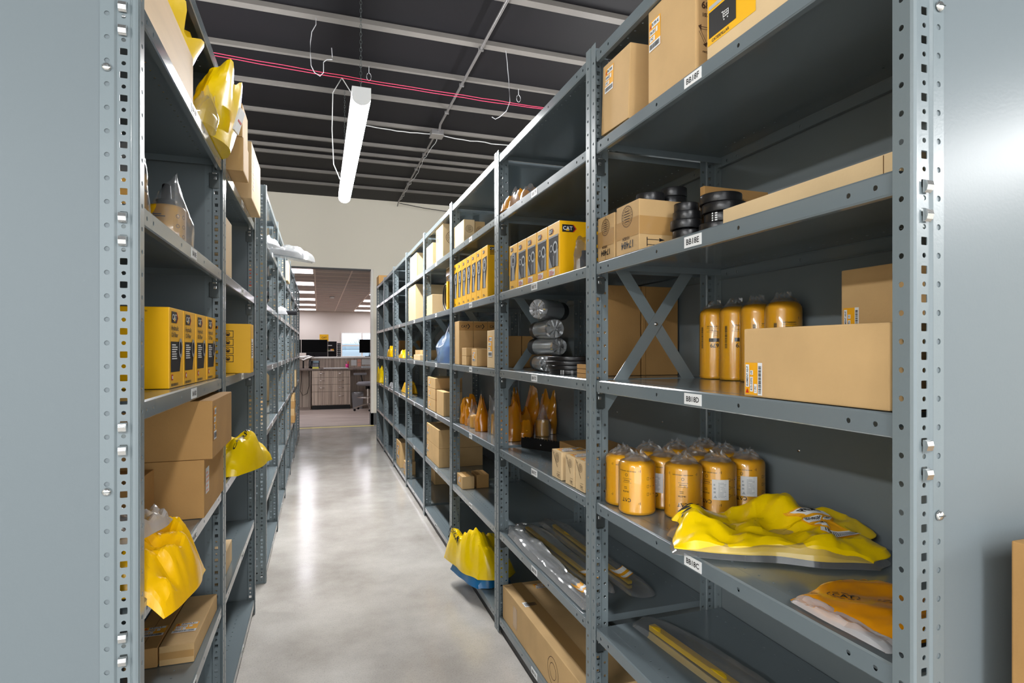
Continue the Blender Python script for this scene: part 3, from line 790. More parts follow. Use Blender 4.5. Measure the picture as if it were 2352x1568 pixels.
def tall_print(r, h):
    b = MB(); F = Face((0, 0, 0), (1, 0, 0), (0, 0, 1), curve=(r * .975, 0, 0), eps=.0004)
    text(b, F, '679', .012, h * .46, h=.013, m=BLACK, rot=PI); rect(b, F, -.004, h * .51, .032, .011, DGREY)
    for k in range(3): rect(b, F, .012, h * .6 + k * .006, .009, .001, BLACK); 
    rect(b, F, .010, h * .57, .001, .02, BLACK); rect(b, F, .021, h * .57, .001, .02, BLACK)
    bars(b, F, -.033, h * .42, .008, h * .3, seed=8, vert=True)
    text(b, F, 'CATERPILLAR', .006, h * .72, h=.004, m=BLACK, rot=PI); text(b, F, 'High Efficiency', .006, h * .67, h=.0035, m=BLACK, rot=PI)
    rect(b, F, -.012, h * .695, .036, .0007, BLACK); rect(b, F, -.012, h * .645, .036, .0007, BLACK)
    for v in (.15, .76): rect(b, F, .030, h * v, .001, .006, BLACK)
    for k in range(5):
        v = h * (.2 + .09 * k); ring(b, F, .048, v, .004, .0007, BLACK, n=14); rect(b, F, .054, v, .007, .0012, BLACK); rect(b, F, .044, v - .002, .008, .0008, BLACK)
    return b
def belt_ring(label, x, y, z, r, h, txt=False, group=None, rz=0, teeth=True):
    o = thing('drive_belt', label, 'belt', (x, y, z), (0, 0, rz), group)
    b = MB(); t = .0045
    b.lathe([(r, .0006), (r + .0006, .002), (r + .0006, h - .002), (r, h - .0004), (r - t, h - .0004), (r - t, .0006)], RUBBER, 56, closed=True)
    b.build('band', o)
    if teeth:
        k = MB(); n = int(2 * PI * r / .011)
        for i in range(n):
            a = 2 * PI * i / n; M = Matrix.Rotation(a, 4, 'Z'); k.box(r - t - .003, r - t + .0006, -.0028, .0028, .001, h - .001, RUBBER, M)
        k.build('teeth', o)
    if txt:
        p = MB(); F = Face((0, 0, 0), (1, 0, 0), (0, 0, 1), curve=(r + .0006, 0, 0), eps=.0004)
        for q in range(4): text(p, F, '22303', .018, h * (.14 + .24 * q), h=h * .15, m=WHITE, k=1)
        for q in range(4):
            rect(p, F, -.018, h * (.08 + .24 * q), .006, h * .14, WHITE); rect(p, F, -.026, h * (.08 + .24 * q), .004, h * .14, WHITE)
        p.build('printing', o)
    return o
# ---- shared prints
def p_numbox(mb, F, S):
    W, Hh = S['a']
    text(mb, F['a'], '17484', W * .5, Hh * .18, wd=W * .52, m=BLACK, rot=PI); text(mb, F['a'], '101824', W * .45, Hh * .31, wd=W * .3, m=INK, rot=PI)
    stamp(mb, F['a'], W * .5, Hh * .74, W * .24, INK)
    W, Hh = S['c']
    for k in (.12, .22):
        rect(mb, F['c'], W * .12, Hh * k, W * .24, Hh * .012, BLACK)
        poly(mb, F['c'], [(W * .32, Hh * (k - .03)), (W * .41, Hh * (k + .006)), (W * .32, Hh * (k + .042))], BLACK)
    rect(mb, F['c'], W * .12, Hh * .09, W * .012, Hh * .18, BLACK)
def yellow_box(label, x, y, z, side, group, kind=0, size=(.26, .108, .19), rz=0):
    """boxed filter; kind 0 = picture of two filters, 1 = tall box with one long filter, 2 = list of text (left rack)"""
    d, w, h = size
    r = thing('filter_box', label, 'box', (x, y, z), (0, 0, rz), group)
    if not hasattr(yellow_box, 'c'): yellow_box.c = {}
    key = (side, kind, size)
    if key not in yellow_box.c:
        b = MB(); x0, x1 = (0, d) if side > 0 else (-d, 0)
        b.box(x0, x1, -w / 2, w / 2, .0004, h, YBOX, ch=.0018)
        rect(b, Face((x0, -w / 2, h), (1, 0, 0), (0, 1, 0)), 0.002, w * .5 - .0006, d - .004, .0012, SEAM)
        A = Face((0, w / 2, 0), (0, -1, 0), (0, 0, 1)) if side > 0 else Face((0, -w / 2, 0), (0, 1, 0), (0, 0, 1))
        Cf = Face((x0, -w / 2, 0), (1, 0, 0), (0, 0, 1))
        p = MB()
        if kind == 0:
            logo(p, A, w * .3, h * .86, w * .34)
            rect(p, A, w * .1, h * .18, w * .8, h * .58, DGREY, 1); rect(p, A, w * .1, h * .735, w * .8, h * .035, SILV, 2)
            poly(p, A, [(w * .1, h * .18), (w * .1, h * .44), (w * .4, h * .18)], SILV, 1.6); poly(p, A, [(w * .9, h * .18), (w * .9, h * .5), (w * .74, h * .46), (w * .7, h * .18)], SILV, 1.6)
            rect(p, A, w * .45, h * .19, w * .27, h * .26, BLACK, 2.2); rect(p, A, w * .5, h * .19, w * .06, h * .2, SILV, 2.6)
            ring(p, A, w * .66, h * .54, w * .2, w * .07, GREYP, 2.4); ring(p, A, w * .32, h * .54, w * .13, w * .05, SILV, 2.4)
            rect(p, A, w * .12, h * .03, w * .5, h * .12, WHITE, 1); lines(p, A, w * .14, h * .035, w * .44, h * .1, 4, RED, 2)
            logo(p, Cf, .035, h * .86, .05)
        elif kind == 1:
            logo(p, A, w * .32, h * .9, w * .3)
            poly(p, A, [(w * .12, h * .2), (w * .12, h * .78), (w * .88, h * .8), (w * .88, h * .56), (w * .6, h * .2)], DGREY, 1)
            ring(p, A, w * .5, h * .64, w * .3, w * .12, SILV, 2.2, asp=1.1); ring(p, A, w * .5, h * .64, w * .16, w * .05, SILV, 2.2)
            poly(p, A, [(w * .3, h * .2), (w * .36, h * .5), (w * .62, h * .5), (w * .7, h * .2)], SILV, 2)
            lines(p, A, w * .2, h * .04, w * .4, h * .05, 2, BLACK, 1)
            logo(p, Cf, .03, h * .93, .034); lines(p, Cf, .012, h * .82, .04, .02, 3, BLACK, 1)
        elif kind == 2:
            logo(p, A, w * .34, h * .88, w * .42)
            text(p, A, 'Hydraulic', w * .36, h * .74, wd=w * .5, m=BLACK); text(p, A, 'Oil Filter', w * .34, h * .665, wd=w * .46, m=BLACK)
            poly(p, A, [(w * .08, h * .2), (w * .08, h * .58), (w * .92, h * .58), (w * .72, h * .2)], DGREY, 1)
            lines(p, A, w * .14, h * .36, w * .42, h * .2, 7, WHITE, 2); ring(p, A, w * .76, h * .5, w * .14, w * .05, SILV, 2.4, asp=1.4)
            rect(p, A, w * .12, h * .1, w * .12, h * .07, RED, 1); rect(p, A, w * .15, h * .115, w * .06, h * .04, WHITE, 2)
            bars(p, A, w * .1, h * .025, w * .5, h * .035, seed=3, k=1); text(p, Cf, 'HR-B0751', d * .72, h * .95, h=.004, m=BLACK)
        elif kind == 3:
            for q in range(5):
                for s in range(2):
                    u, v = d * (.08 + .3 * s), h * (.06 + .165 * (4 - q))
                    if q == 4 and s == 1: continue
                    for (a1, b1, c1, e1) in ((0, 0, .24, .012), (0, .13, .24, .012), (0, 0, .012, .14), (.23, 0, .012, .14)): rect(p, Cf, u + d * a1, v + h * b1, d * c1, h * e1, BLACK)
                    ring(p, Cf, u + d * .12, v + h * .07, .008, .002, BLACK, n=12); rect(p, Cf, u + d * .09, v + h * .03, d * .06, h * .05, INK)
            logo(p, Cf, d * .2, h * .93, .022)
            rect(p, A, w * .2, h * .3, w * .6, h * .4, WHITE); lines(p, A, w * .25, h * .35, w * .4, h * .3, 6, BLACK)
        yellow_box.c[key] = (b.mesh('carton'), p.mesh('printing'))
    a, c = yellow_box.c[key]
    link('carton', a, r); link('printing', c, r)
    return r
# ================================================================ RIGHT RACK, NEAREST BAY
F_, E_, D_, C_, B_, A_ = 1.9262, 1.5652, 1.2132, .8492, .4712, .0762
def pl(u, v, w, h, rot=False, f='a', name='ELEMENT AS-P', num='415-2592', seed=1):
    return lambda mb, F, S: part_label(mb, F[f], u if u >= 0 else S[f][0] + u, v if v >= 0 else S[f][1] + v, w, h, name, num, rot, seed)
# F shelf
carton('leaning cardboard box with a yellow parts sticker, next to the upright on shelf BB18F', .80, .99, 1.385, 1.56, F_ + .012, .2, CARD, tilt=.0, rz=-.03, seam='tv', lb=pl(.02, -.085, .055, .07, name='FILTER', num='326-4652', seed=4)).rotation_euler = (.07, 0, -.05)
def pb(mb, F, S):
    W, Hh = S['c']; stamp(mb, F['c'], .028, .19, .024, INK); text(mb, F['c'], '68', .026, .15, h=.017, m=INK); text(mb, F['c'], '107', .026, .128, h=.009, m=INK)
    f = F['c']
    for k in range(3):
        a = PI / 2 + k * 2 * PI / 3
        q = [(.03 + .022 * math.cos(a + t), .085 + .022 * math.sin(a + t)) for t in (-.75, .75)]
        p0, p1 = q; dx, dy = p1[0] - p0[0], p1[1] - p0[1]; nx, ny = -dy * .16, dx * .16
        for sgn in (0, 1):
            poly(mb, f, [(p0[0] + nx * sgn, p0[1] + ny * sgn), (p1[0] + nx * sgn, p1[1] + ny * sgn), (p1[0] + nx * (sgn + .2), p1[1] + ny * (sgn + .2)), (p0[0] + nx * (sgn + .2), p0[1] + ny * (sgn + .2))], INK)
        poly(mb, f, [(p1[0] - nx, p1[1] - ny), (p1[0] + dx * .28, p1[1] + dy * .28), (p1[0] + 2.2 * nx, p1[1] + 2.2 * ny)], INK)
    text(mb, F['c'], 'recycle', .03, .045, h=.008, m=INK)
carton('plain cardboard box with sticker between the leaning box and the yellow-labelled box, shelf BB18F', .797, 1.12, 1.095, 1.29, F_, .235, CARD, pr=pb, lb=pl(.006, -.105, .05, .075, name='FILTER AS', num='206-5205', seed=7))
def pc(mb, F, S):
    f = F['a']; rect(mb, f, .003, .03, .145, .18, YBOX, 1)
    logo(mb, f, .06, .165, .09); rect(mb, f, .008, .045, .085, .055, BLACK, 2); rect(mb, f, .008, .105, .085, .008, GREYP, 2)
    u, v = .05, .06
    for (a, b, c, d) in ((0, .018, .005, .002), (.004, .005, .002, .014), (.004, .006, .018, .002), (.020, .008, .002, .010), (.005, .012, .016, .0015), (.005, .017, .017, .0015), (.010, .007, .0012, .011), (.0155, .007, .0012, .011), (.006, .0, .003, .003), (.017, .0, .003, .003)): rect(mb, f, u + a, v + b, c, d, WHITE, 3)
    text(mb, f, 'CATERPILLAR', .045, .037, wd=.055, m=BLACK, k=2)
    rect(mb, f, .1, .1, .17, .05, WHITE, 2); bars(mb, f, .105, .105, .16, .035, seed=2, k=3); lines(mb, f, .1, .155, .06, .04, 4, INK, 2)
carton('big cardboard box with a large yellow label and cart sign, right end of shelf BB18F', .797, 1.17, .66, 1.055, F_, .236, CARD2, lb=pc)
# E shelf
t1 = carton('small taped box stamped 17484 at the far left end of shelf BB18E', .80, .90, 1.475, 1.578, E_, .132, CARD, seam='av', tape='ah.5', pr=p_numbox)
t2 = carton('wider taped box stamped 17484 with up arrows, second on shelf BB18E', .80, .99, 1.34, 1.462, E_, .138, CARD, seam='', tape='ah.5 ch.5', pr=p_numbox)
zz = E_
for k, (dx, dy, r_) in enumerate([(0, 0, .036), (.004, .003, .040), (-.003, -.002, .043), (.002, 0, .039), (.004, .006, .034)]):
    belt_ring('%s belt of the left stack of black ring belts on shelf BB18E' % ['lowest', 'second lowest', 'middle, widest', 'second highest', 'topmost'][k], .902 + dx, 1.276 + dy, zz, r_ * .93, .0230); zz += .0232
zz = E_
for k, (dx, dy, r_, tx) in enumerate([(.004, 0, .040, 0), (-.004, .004, .045, 0), (.004, -.002, .043, 1), (.006, -.006, .052, 0), (.0, 0, .049, 0)]):
    belt_ring('%s belt of the right stack of black ring belts on shelf BB18E' % ['lowest', 'second lowest', 'white-printed', 'second highest', 'topmost'][k], .935 + dx, 1.185 + dy, zz, r_, .0230, bool(tx), rz=math.radians(232)); zz += .0232
belt_ring('single black ring belt lying on top of the wide 17484 box', .868, 1.395, E_ + .1385, .038, .027)
belt_ring('black ring belt under another one, at the back of the wide 17484 box top', .95, 1.41, E_ + .1385, .038, .027)
def psl(mb, F, S):
    W, Hh = S['c']; f = F['c']
    for (u, v) in ((.02, .7), (.4, .7), (.66, .35), (.72, .7), (.85, .25)):
        text(mb, f, 'CARTON', W * u + .012, Hh * v, h=.005, m=INK); ring(mb, f, W * u + .036, Hh * v, .005, .0008, INK, n=12)
carton('upright cardboard belt sleeve standing behind the ring belts on shelf BB18E', .945, 1.15, 1.262, 1.28, E_, .163, CARDD, pr=psl, name='cardboard_sleeve', cat='sleeve')
belt_ring('black ring belt lying on another one beside the cardboard sleeve', .953, 1.41, E_ + .166, .036, .026)
carton('short cardboard sleeve lying beside the right ring belt stack on shelf BB18E', .995, 1.14, 1.175, 1.19, E_, .115, CARDD, pr=psl, name='cardboard_sleeve', cat='sleeve')
belt_ring('large black belt lying behind the sleeve near the back panel of shelf BB18E', 1.12, 1.20, E_ , .06, .03, teeth=False).location = (1.11, 1.10, E_)
carton('long flat taped cardboard box along the right end of shelf BB18E', .83, 1.03, .64, 1.045, E_, .042, CARD2, seam='av.93', tape='tv.5', rz=0, name='flat_cardboard_box')
# D shelf
def p_tall(mb, F, S): pass
carton('big low cardboard box with a yellow and white sticker, front of shelf BB18D', .797, 1.06, .632, .940, D_, .132, CARD, lb=pl(.004, .004, .047, .062, True, seed=11))
carton('upright cardboard box with sticker standing behind the low box on shelf BB18D', 1.075, 1.22, .66, .965, D_, .262, CARD, lb=pl(.006, .12, .038, .06, True, seed=12))
TF = thing('oil_filter', 'leftmost of the four tall yellow filters on shelf BB18D', 'filter', (1.182, 1.525, D_), (0, 0, math.radians(215)), 'tall yellow filters in clear wrap')
canister_can(.047, .225).build('can', TF); tall_print(.047, .225).build('printing', TF); wrap_knot(.047, .225, 3).build('plastic_wrap', TF)
for k, (x, y, a, t) in enumerate([(1.182, 1.43, 232, 'second from the left'), (1.178, 1.335, 255, 'third from the left'), (1.18, 1.24, 238, 'rightmost')]):
    dup(TF, (x, y, D_), (0, 0, math.radians(a)), '%s of the four tall yellow filters on shelf BB18D' % t)
# C shelf: short filters
SF = thing('oil_filter', 'front-row yellow filter with upside-down black logo facing out, shelf BB18C', 'filter', (.95, 1.359, C_), (0, 0, math.radians(233)), 'short yellow filters in clear wrap')
canister_can(.051, .152).build('can', SF); short_print(.051, .152).build('printing', SF); wrap_knot(.051, .152, 5).build('plastic_wrap', SF)
stk = MB(); Fs = Face((0, 0, 0), (1, 0, 0), (0, 0, 1), curve=(.0518, 0, 0), eps=.0006)
rect(stk, Fs, -.022, .048, .044, .055, WHITE); lines(stk, Fs, -.006, .055, .022, .042, 12, GREYP, 2, fill=.35); poly(stk, Fs, [(-.018, .053), (-.009, .053), (-.0135, .061)], GREYP, 2); lines(stk, Fs, -.018, .066, .006, .03, 3, GREYP, 2)
for k, (x, y, a, t, st) in enumerate([
    (.86, 1.535, 250, 'yellow filter half hidden by the upright, at the far left of shelf BB18C', 0),
    (.851, 1.437, 205, 'yellow filter with symbols facing out, front left of the group on shelf BB18C', 0),
    (.965, 1.565, 240, 'yellow filter behind the two leftmost ones, back row of shelf BB18C', 0),
    (.958, 1.463, 200, 'yellow filter with white sticker half seen between two front filters', 1),
    (1.068, 1.567, 240, 'yellow filter second from the left in the back row of shelf BB18C', 0),
    (1.06, 1.456, 260, 'yellow filter in the middle of the group, only its domed top seen', 0),
    (1.172, 1.565, 220, 'yellow filter in the rear corner of the group on shelf BB18C', 0),
    (1.165, 1.462, 230, 'yellow filter behind the two white-stickered ones on the right', 0),
    (1.055, 1.352, 200, 'yellow filter with white sticker, just right of the front one with the logo', 2),
    (1.16, 1.358, 215, 'rightmost yellow filter with white warning sticker on shelf BB18C', 2)]):
    o = dup(SF, (x, y, C_), (0, 0, math.radians(a)), t)
    if st:
        s = link('sticker', stk.mesh('sticker'), o); s.rotation_euler = (0, 0, math.radians({1: 8, 2: 42}[st]) + (0 if k != 9 else -.35))
# yellow bag with the pedal
def yfn(u, v, top=True):
    f = yfn.f(u, v, top); x, y, z = f
    x0 = x
    if top:
        z += .030 * math.exp(-((u + .95) / .25) ** 2 - (v / .5) ** 2) + .05 * max(0, u - .55) * (v + 1) * .5 + .045 * math.exp(-((u - .2) / .35) ** 2 - ((v - .75) / .4) ** 2) - .03 * math.exp(-((u - .1) / .25) ** 2 - ((v + .1) / .35) ** 2)
    return (x, y, z)
yfn.f = pillow_fn(.212, .118, .052, 4, amp=1.5, f=4.6, edge=.4)
Bg = thing('parts_bag', 'large crumpled yellow and clear bag with a PEDAL sticker on shelf BB18C', 'bag', (.985, 1.09, C_), (0, 0, math.radians(-33)))
pillow(YBAG, lambda u, v, top=True: (lambda p: (p[0], p[1], p[2] + .012))(yfn(u, v, top)), 60, 40, shell=.0025).build('yellow_film', Bg)
cf = pillow_fn(.222, .132, .042, 4, amp=.5, f=6, edge=.25)
pillow(CLEAR, cf, 50, 34).build('clear_film', Bg)
q = MB(); q.tube([(-.15, -.02, .018), (0, .0, .02), (.12, .03, .02)], .014, DGREY, 10); q.box(-.05, .09, -.05, .04, .004, .018, DGREY, ch=.004); q.build('pedal', Bg)
q = MB(); sf = Surf(lambda u, v: (lambda p: (p[0], p[1], p[2] + .012))(yfn(u, v)), .52, .05, math.radians(20), eps=.0022)
def sgrid(mb, S, u, v, wd, h, m, k, n=8):
    for i in range(n):
        for j in range(n): rect1(mb, S, u + wd * i / n, v + h * j / n, wd / n, h / n, m, k)
def rect1(mb, S, u, v, wd, h, m, k): mb.add([S.p(u, v, k), S.p(u + wd, v, k), S.p(u + wd, v + h, k), S.p(u, v + h, k)], [(0, 1, 2, 3)], m)
sgrid(q, sf, -.16, -.42, .30, .75, ORAN, 1, 14); sgrid(q, sf, -.12, .12, .24, .17, WHITE, 1.5, 12); sgrid(q, sf, -.14, -.08, .17, .15, WHITE, 1.5, 10); sgrid(q, sf, .05, -.08, .07, .15, WHITE, 1.5, 6); sgrid(q, sf, -.16, -.42, .30, .13, WHITE, 1.5, 12); sgrid(q, sf, -.14, -.25, .08, .12, WHITE, 1.5, 6)
for tx, u, v, h, wd in (('PEDAL', -.02, .21, .09, .15), ('122-8608', -.055, -.005, .08, .15), ('AE', .085, -.005, .08, .045), ('1 PC', -.10, -.19, .06, .06)): text(q, sf, tx, u, v, h=h, wd=wd, m=BLACK, k=2.2)
for i in range(18): rect1(q, sf, -.13 + i * .014, -.40, .006, .09, BLACK, 2.2)
q.build('parts_label', Bg)
q = MB(); s2 = Surf(lambda u, v: (lambda p: (p[0], p[1], p[2] + .012))(yfn(u, v)), -.84, .25, math.radians(80), eps=.0022); text(q, s2, 'CATERPILLAR', 0, 0, h=.13, wd=1.0, m=BLACK, k=1.4); q.build('printing', Bg)
# orange bag at the front right
Og = thing('parts_bag', 'flat orange bag with a clear zip edge at the right end of shelf BB18C', 'bag', (.925, .752, C_), (0, 0, math.radians(8)))
of = pillow_fn(.118, .105, .020, 7, amp=.5, f=5, edge=.06)
M_ORB = mat('orange_bag_film', (246, 160, 10), 0.2, spec=0.6, coat=.4)
pillow(M_ORB, lambda u, v, top=True: of(u, v, top), 34, 30).build('orange_film', Og)
zf = pillow_fn(.10, .022, .012, 8, amp=.8, f=9, edge=.1)
pillow(MILKY, zf, 40, 12).build('zip_edge', Og, (-.072, .082, .004), (0, 0, math.radians(-20)))
bpy.data.objects[Og.children[-1].name].location = (-.118, -.01, .006); bpy.data.objects[Og.children[-1].name].rotation_euler = (0, 0, math.radians(82))
q = MB(); so = Surf(lambda u, v: of(u, v), -.3, .45, math.radians(-60), eps=.0014)
for (a, b) in ((0, .0), (.75, .1)):
    text(q, so, 'CAT', a, b, h=.14, wd=.34, m=BLACK, k=1)
    for t in range(10):
        an, bn = t / 10 * 2 * PI, (t + .7) / 10 * 2 * PI; q.add([so.p(a + .26 * math.cos(an), b + .14 * math.sin(an)), so.p(a + .26 * math.cos(bn), b + .14 * math.sin(bn)), so.p(a + .24 * math.cos(bn), b + .12 * math.sin(bn)), so.p(a + .24 * math.cos(an), b + .12 * math.sin(an))], [(0, 1, 2, 3)], BLACK)
q.build('printing', Og)
# rods in clear sleeves
def rod_bag(label, x, y, z, a, b, rot, rl, seed, dx=0, dy=0, tag=None, milky=False, rr=.008):
    r = thing('bagged_rod', label, 'bagged part', (x, y, z), (0, 0, rot))
    q = MB(); q.box(-rl, rl, -rr, rr, .004, .004 + rr * 1.4, YROD, ch=.002); q.build('yellow_rod', r, (dx, dy, 0))
    f = pillow_fn(a, b, .026, seed, amp=.5, f=8, edge=.08, flat=6); pillow(CLEAR if not milky else MILKY, f, 70, 16).build('clear_sleeve', r)
    if tag:
        q = MB(); s = Surf(lambda u, v: f(u, v), tag, 0, 0, eps=.0015); sgrid(q, s, -.06, -.7, .16, 1.2, ORAN, 1, 8); sgrid(q, s, -.05, -.6, .06, 1.0, WHITE, 1.6, 6); sgrid(q, s, .05, -.3, .04, .8, WHITE, 1.6, 6); q.build('parts_label', r)
    return r
rod_bag('yellow rod in a long clear plastic sleeve lying on shelf BB18B', .985, 1.12, B_, .46, .062, math.radians(90 + 5), .36, 21, dx=.02, dy=.015, rr=.011)
rod_bag('yellow rod in clear plastic, the far one at the back of the BB17B shelf', 1.045, 2.16, B_, .47, .055, math.radians(-90), .35, 22, dx=.0, tag=.62)
rod_bag('yellow rod in clear plastic between the silver bag and the farther rod, shelf BB17B', .925, 2.19, B_, .42, .05, math.radians(-88), .35, 23, dx=.02, tag=.7)
Sb = thing('parts_bag', 'long shiny clear bag of silver tubing along the front edge of shelf BB17B', 'bag', (.835, 2.09, B_), (0, 0, math.radians(90)))
sfn = pillow_fn(.44, .04, .035, 31, amp=.7, f=10, edge=.1, flat=8); pillow(CRINK, sfn, 90, 16).build('clear_film', Sb)
q = MB(); q.tube([(-.36, .0, .014), (0, .006, .014), (.36, -.004, .014)], .010, SILV, 8); q.build('tube', Sb)
q = MB(); s = Surf(lambda u, v: sfn(u, v), -.72, 0, 0, eps=.0015); sgrid(q, s, -.06, -.6, .12, 1.1, ORAN, 1, 8); sgrid(q, s, -.04, -.5, .04, .9, WHITE, 1.6, 6); q.build('parts_label', Sb)

# ================================================================ RIGHT RACK, SECOND BAY (BB17)
def clear_orange(label, x, y, z, a, b, h, seed, rot=0, mt=None, inner=True, loopm=CLEAR):
    r = thing('parts_bag', label, 'bag', (x, y, z), (0, 0, rot))
    upright_bag(mt or OBAG, a, b, h, seed).build('orange_film', r)
    if inner:
        q = canister_can(min(a, b) * .82, h * .55, YFIL); q.build('filter_can', r)
    return r
r = thing('parts_bag', 'clear and orange bag lying at the far end of shelf BB17F', 'bag', (.85, 2.42, F_), (0, 0, math.radians(-80)))
f = pillow_fn(.13, .05, .065, 41, amp=.9, f=6, edge=.2); pillow(OBAG, f, 40, 24).build('orange_film', r)
f2 = pillow_fn(.09, .05, .08, 43, amp=.8, f=7, edge=.2); pillow(CLEAR, f2, 30, 24).build('clear_film', r, (.05, -.004, 0)); q = MB(); q.tube([(-.03, 0, .025), (.05, .0, .03)], .018, DGREY, 12); q.build('fitting', r)
for k in range(5):
    y = 1.925 + .113 * k
    yellow_box('%s yellow filter box in the row on shelf BB17E' % (ORD[k]) if k < 4 else 'farthest yellow filter box, with the round picture, on shelf BB17E', .80, y, E_, 1, 'yellow filter boxes on shelf BB17E', 0 if k < 4 else 1, size=(.26, .108, .192))
r = thing('parts_bag', 'small clear bag with black cap before the nearest yellow box of shelf BB17E', 'bag', (.86, 1.79, E_), (0, 0, .3))
q = MB(); q.lathe([(0, 0.001), (.017, .001), (.018, .05), (.012, .06), (.012, .075), (0, .076)], DGREY, 20, Matrix.Translation((0, 0, .0))); q.build('black_cap', r)
upright_bag(CLEAR, .045, .028, .11, 45).build('clear_film', r)
# D: tall boxes, rolls, belts
carton('tall brown box behind the cross brace, left of its twin, shelf BB17D', .925, 1.075, 1.79, 1.888, D_, .314, CARDD, seam='cv.08')
carton('tall brown box behind the cross brace, nearest the back panel, shelf BB17D', 1.08, 1.228, 1.79, 1.888, D_, .314, CARDD, seam='cv.1')
carton('brown box behind the wrapped rolls and brace, left of its neighbour', .90, .985, 2.80, 3.06, D_, .16, CARDD)
carton('brown box behind the wrapped rolls and brace, right of its neighbour', .99, 1.20, 2.80, 3.06, D_, .16, CARDD, seam='ch')
def roll(label, x, y, z, r_, L, seed, rz, foil=False):
    o = thing('wrapped_roll', label, 'roll', (x, y, z + r_), (0, 0, rz))
    M = Matrix.Rotation(PI / 2, 4, 'Y')
    q = MB(); q.lathe([(0, -L / 2 + .03), (r_ * .96, -L / 2 + .03), (r_ * .97, L / 2 - .01), (0, L / 2 - .01)], RUBBER, 32, M); q.build('roll', o)
    rnd = random.Random(seed); q = MB(); n = 36; vs = []; fs = []; rows = [(r_ * .99, L * .25), (r_ * 1.0, 0), (r_ * 1.01, -L * .2), (r_ * 1.0, -L / 2 + .012), (r_ * .9, -L / 2 + .002), (r_ * .6, -L / 2 + .004), (r_ * .25, -L / 2 + .002), (.001, -L / 2 + .003)]
    for j, (rr, xx) in enumerate(rows):
        for i in range(n):
            a = 2 * PI * i / n; k = 1 + rnd.uniform(-.012, .01); vs.append((xx + rnd.uniform(-.003, .003) * (1 if j > 3 else .3), min(rr * k, r_ * 1.0 if math.sin(a) < -.7 else 9) * math.cos(a), rr * min(k, 1.0) * math.sin(a)))
    for j in range(len(rows) - 1):
        for i in range(n): fs.append((j * n + i, j * n + (i + 1) % n, (j + 1) * n + (i + 1) % n, (j + 1) * n + i))
    q.add(vs, fs, MILKY if foil else CRINK); q.sharp = math.radians(14); q.build('clear_wrap', o)
    return o
roll('topmost film-wrapped black roll of the pile on shelf BB17D', .915, 2.24, D_ + .214, .041, .22, 1, math.radians(40), True)
roll('second highest film-wrapped black roll on shelf BB17D', .90, 2.25, D_ + .134, .040, .25, 2, math.radians(86))
roll('film-wrapped black roll just above the lowest one on shelf BB17D', .905, 2.26, D_ + .067, .036, .25, 3, math.radians(94))
roll('lowest film-wrapped black roll of the pile on shelf BB17D', .89, 2.27, D_, .033, .24, 4, math.radians(80))
for k, (dx, dy, rr) in enumerate(((0, 0, .088), (.003, .003, .096), (-.002, .002, .1), (0, .003, .094))):
    belt_ring('%s flat black belt in the low stack below the wrapped rolls' % ['lowest', 'second lowest', 'second highest', 'topmost'][k], .91 + dx, 2.0 + dy, D_ + .0165 * k, rr, .0162, k == 0, rz=math.radians(232), teeth=False)
for k in range(3):
    carton('%s small orange-brown card sleeve beside the flat belts, shelf BB17D' % ['lowest', 'middle', 'topmost'][k], .797, .812, 1.655, 1.72, D_ + .015 * k, .014, CARDD, name='card_sleeve', cat='sleeve', ch=.001)
# C: orange bags and rail
bgs = [(.915, 2.75, .05, .04, .17), (1.02, 2.86, .05, .045, .14), (1.12, 2.85, .05, .045, .16), (1.185, 2.93, .05, .045, .20), (.985, 2.76, .035, .035, .10), (.90, 2.87, .045, .045, .20), (1.01, 2.97, .055, .045, .23), (1.115, 2.98, .055, .045, .24), (.91, 2.98, .05, .04, .21)]
wh = ['at the front left', 'in the front middle', 'at the front right', 'at the right edge', 'lowest and smallest', 'at the left, behind the front one', 'tall in the back middle', 'tallest at the back right', 'at the back left']
for k, (x, y, a, b, h) in enumerate(bgs):
    clear_orange('bag %s of the orange pile behind the black rail' % wh[k], x, y, C_, a, b, h, 50 + k, rot=k * .7, mt=OBAG if k % 3 != 2 else CLEAR)
r = thing('metal_rail', 'black channel rail with toothed edge in front of the orange bag pile', 'rail', (.9, 2.22, C_), (0, 0, math.radians(-62)))
q = MB(); q.box(0, .33, -.0, .003, 0.001, .046, BLK); q.box(0, .33, .003, .05, .0, .003, BLK)
q.lathe([(0, .002), (.004, .001), (.004, 0)], ZINC, 10, Matrix.Translation((.12, -.001, .023)) @ Matrix.Rotation(PI / 2, 4, 'X')); r.location = (.895, 2.545, C_)
q.build('channel', r)
q = MB()
for k in range(20): q.box(.02 + k * .0155, .031 + k * .0155, 0, .0035, .046, .051, BLK)
q.build('toothed_edge', r)
def p_sm(mb, F, S):
    W, Hh = S['a']; f = F['a']; stamp(mb, f, W * .58, Hh * .76, W * .2)
    poly(mb, f, [(W * .05, Hh * .98), (W * .09, Hh * .98), (W * .62, Hh * .42), (W * .58, Hh * .42)], INK); text(mb, f, 'CAT', W * .7, Hh * .16, wd=W * .3, m=INK, rot=-.1)
    rect(mb, f, W * .56, Hh * .08, W * .32, Hh * .01, INK); rect(mb, f, W * .56, Hh * .26, W * .32, Hh * .01, INK); text(mb, f, '10', W * .25, Hh * .9, h=Hh * .05, m=INK)
def l_top(mb, F, S):
    W, D = S['t']; part_label(mb, F['t'], W * .1, D * .1, W * .8, D * .75, 'BREATHER', '9X-2202', seed=9)
for k, (y0, y1, t) in enumerate(((1.665, 1.735, 'nearest'), (1.745, 1.815, 'middle'), (1.85, 1.935, 'farthest'))):
    carton('%s of three small marked boxes at the near end of shelf BB17C' % t, .798, .91, y0, y1, C_, .098, CARD2, pr=p_sm, lb=l_top, ch=.0015)
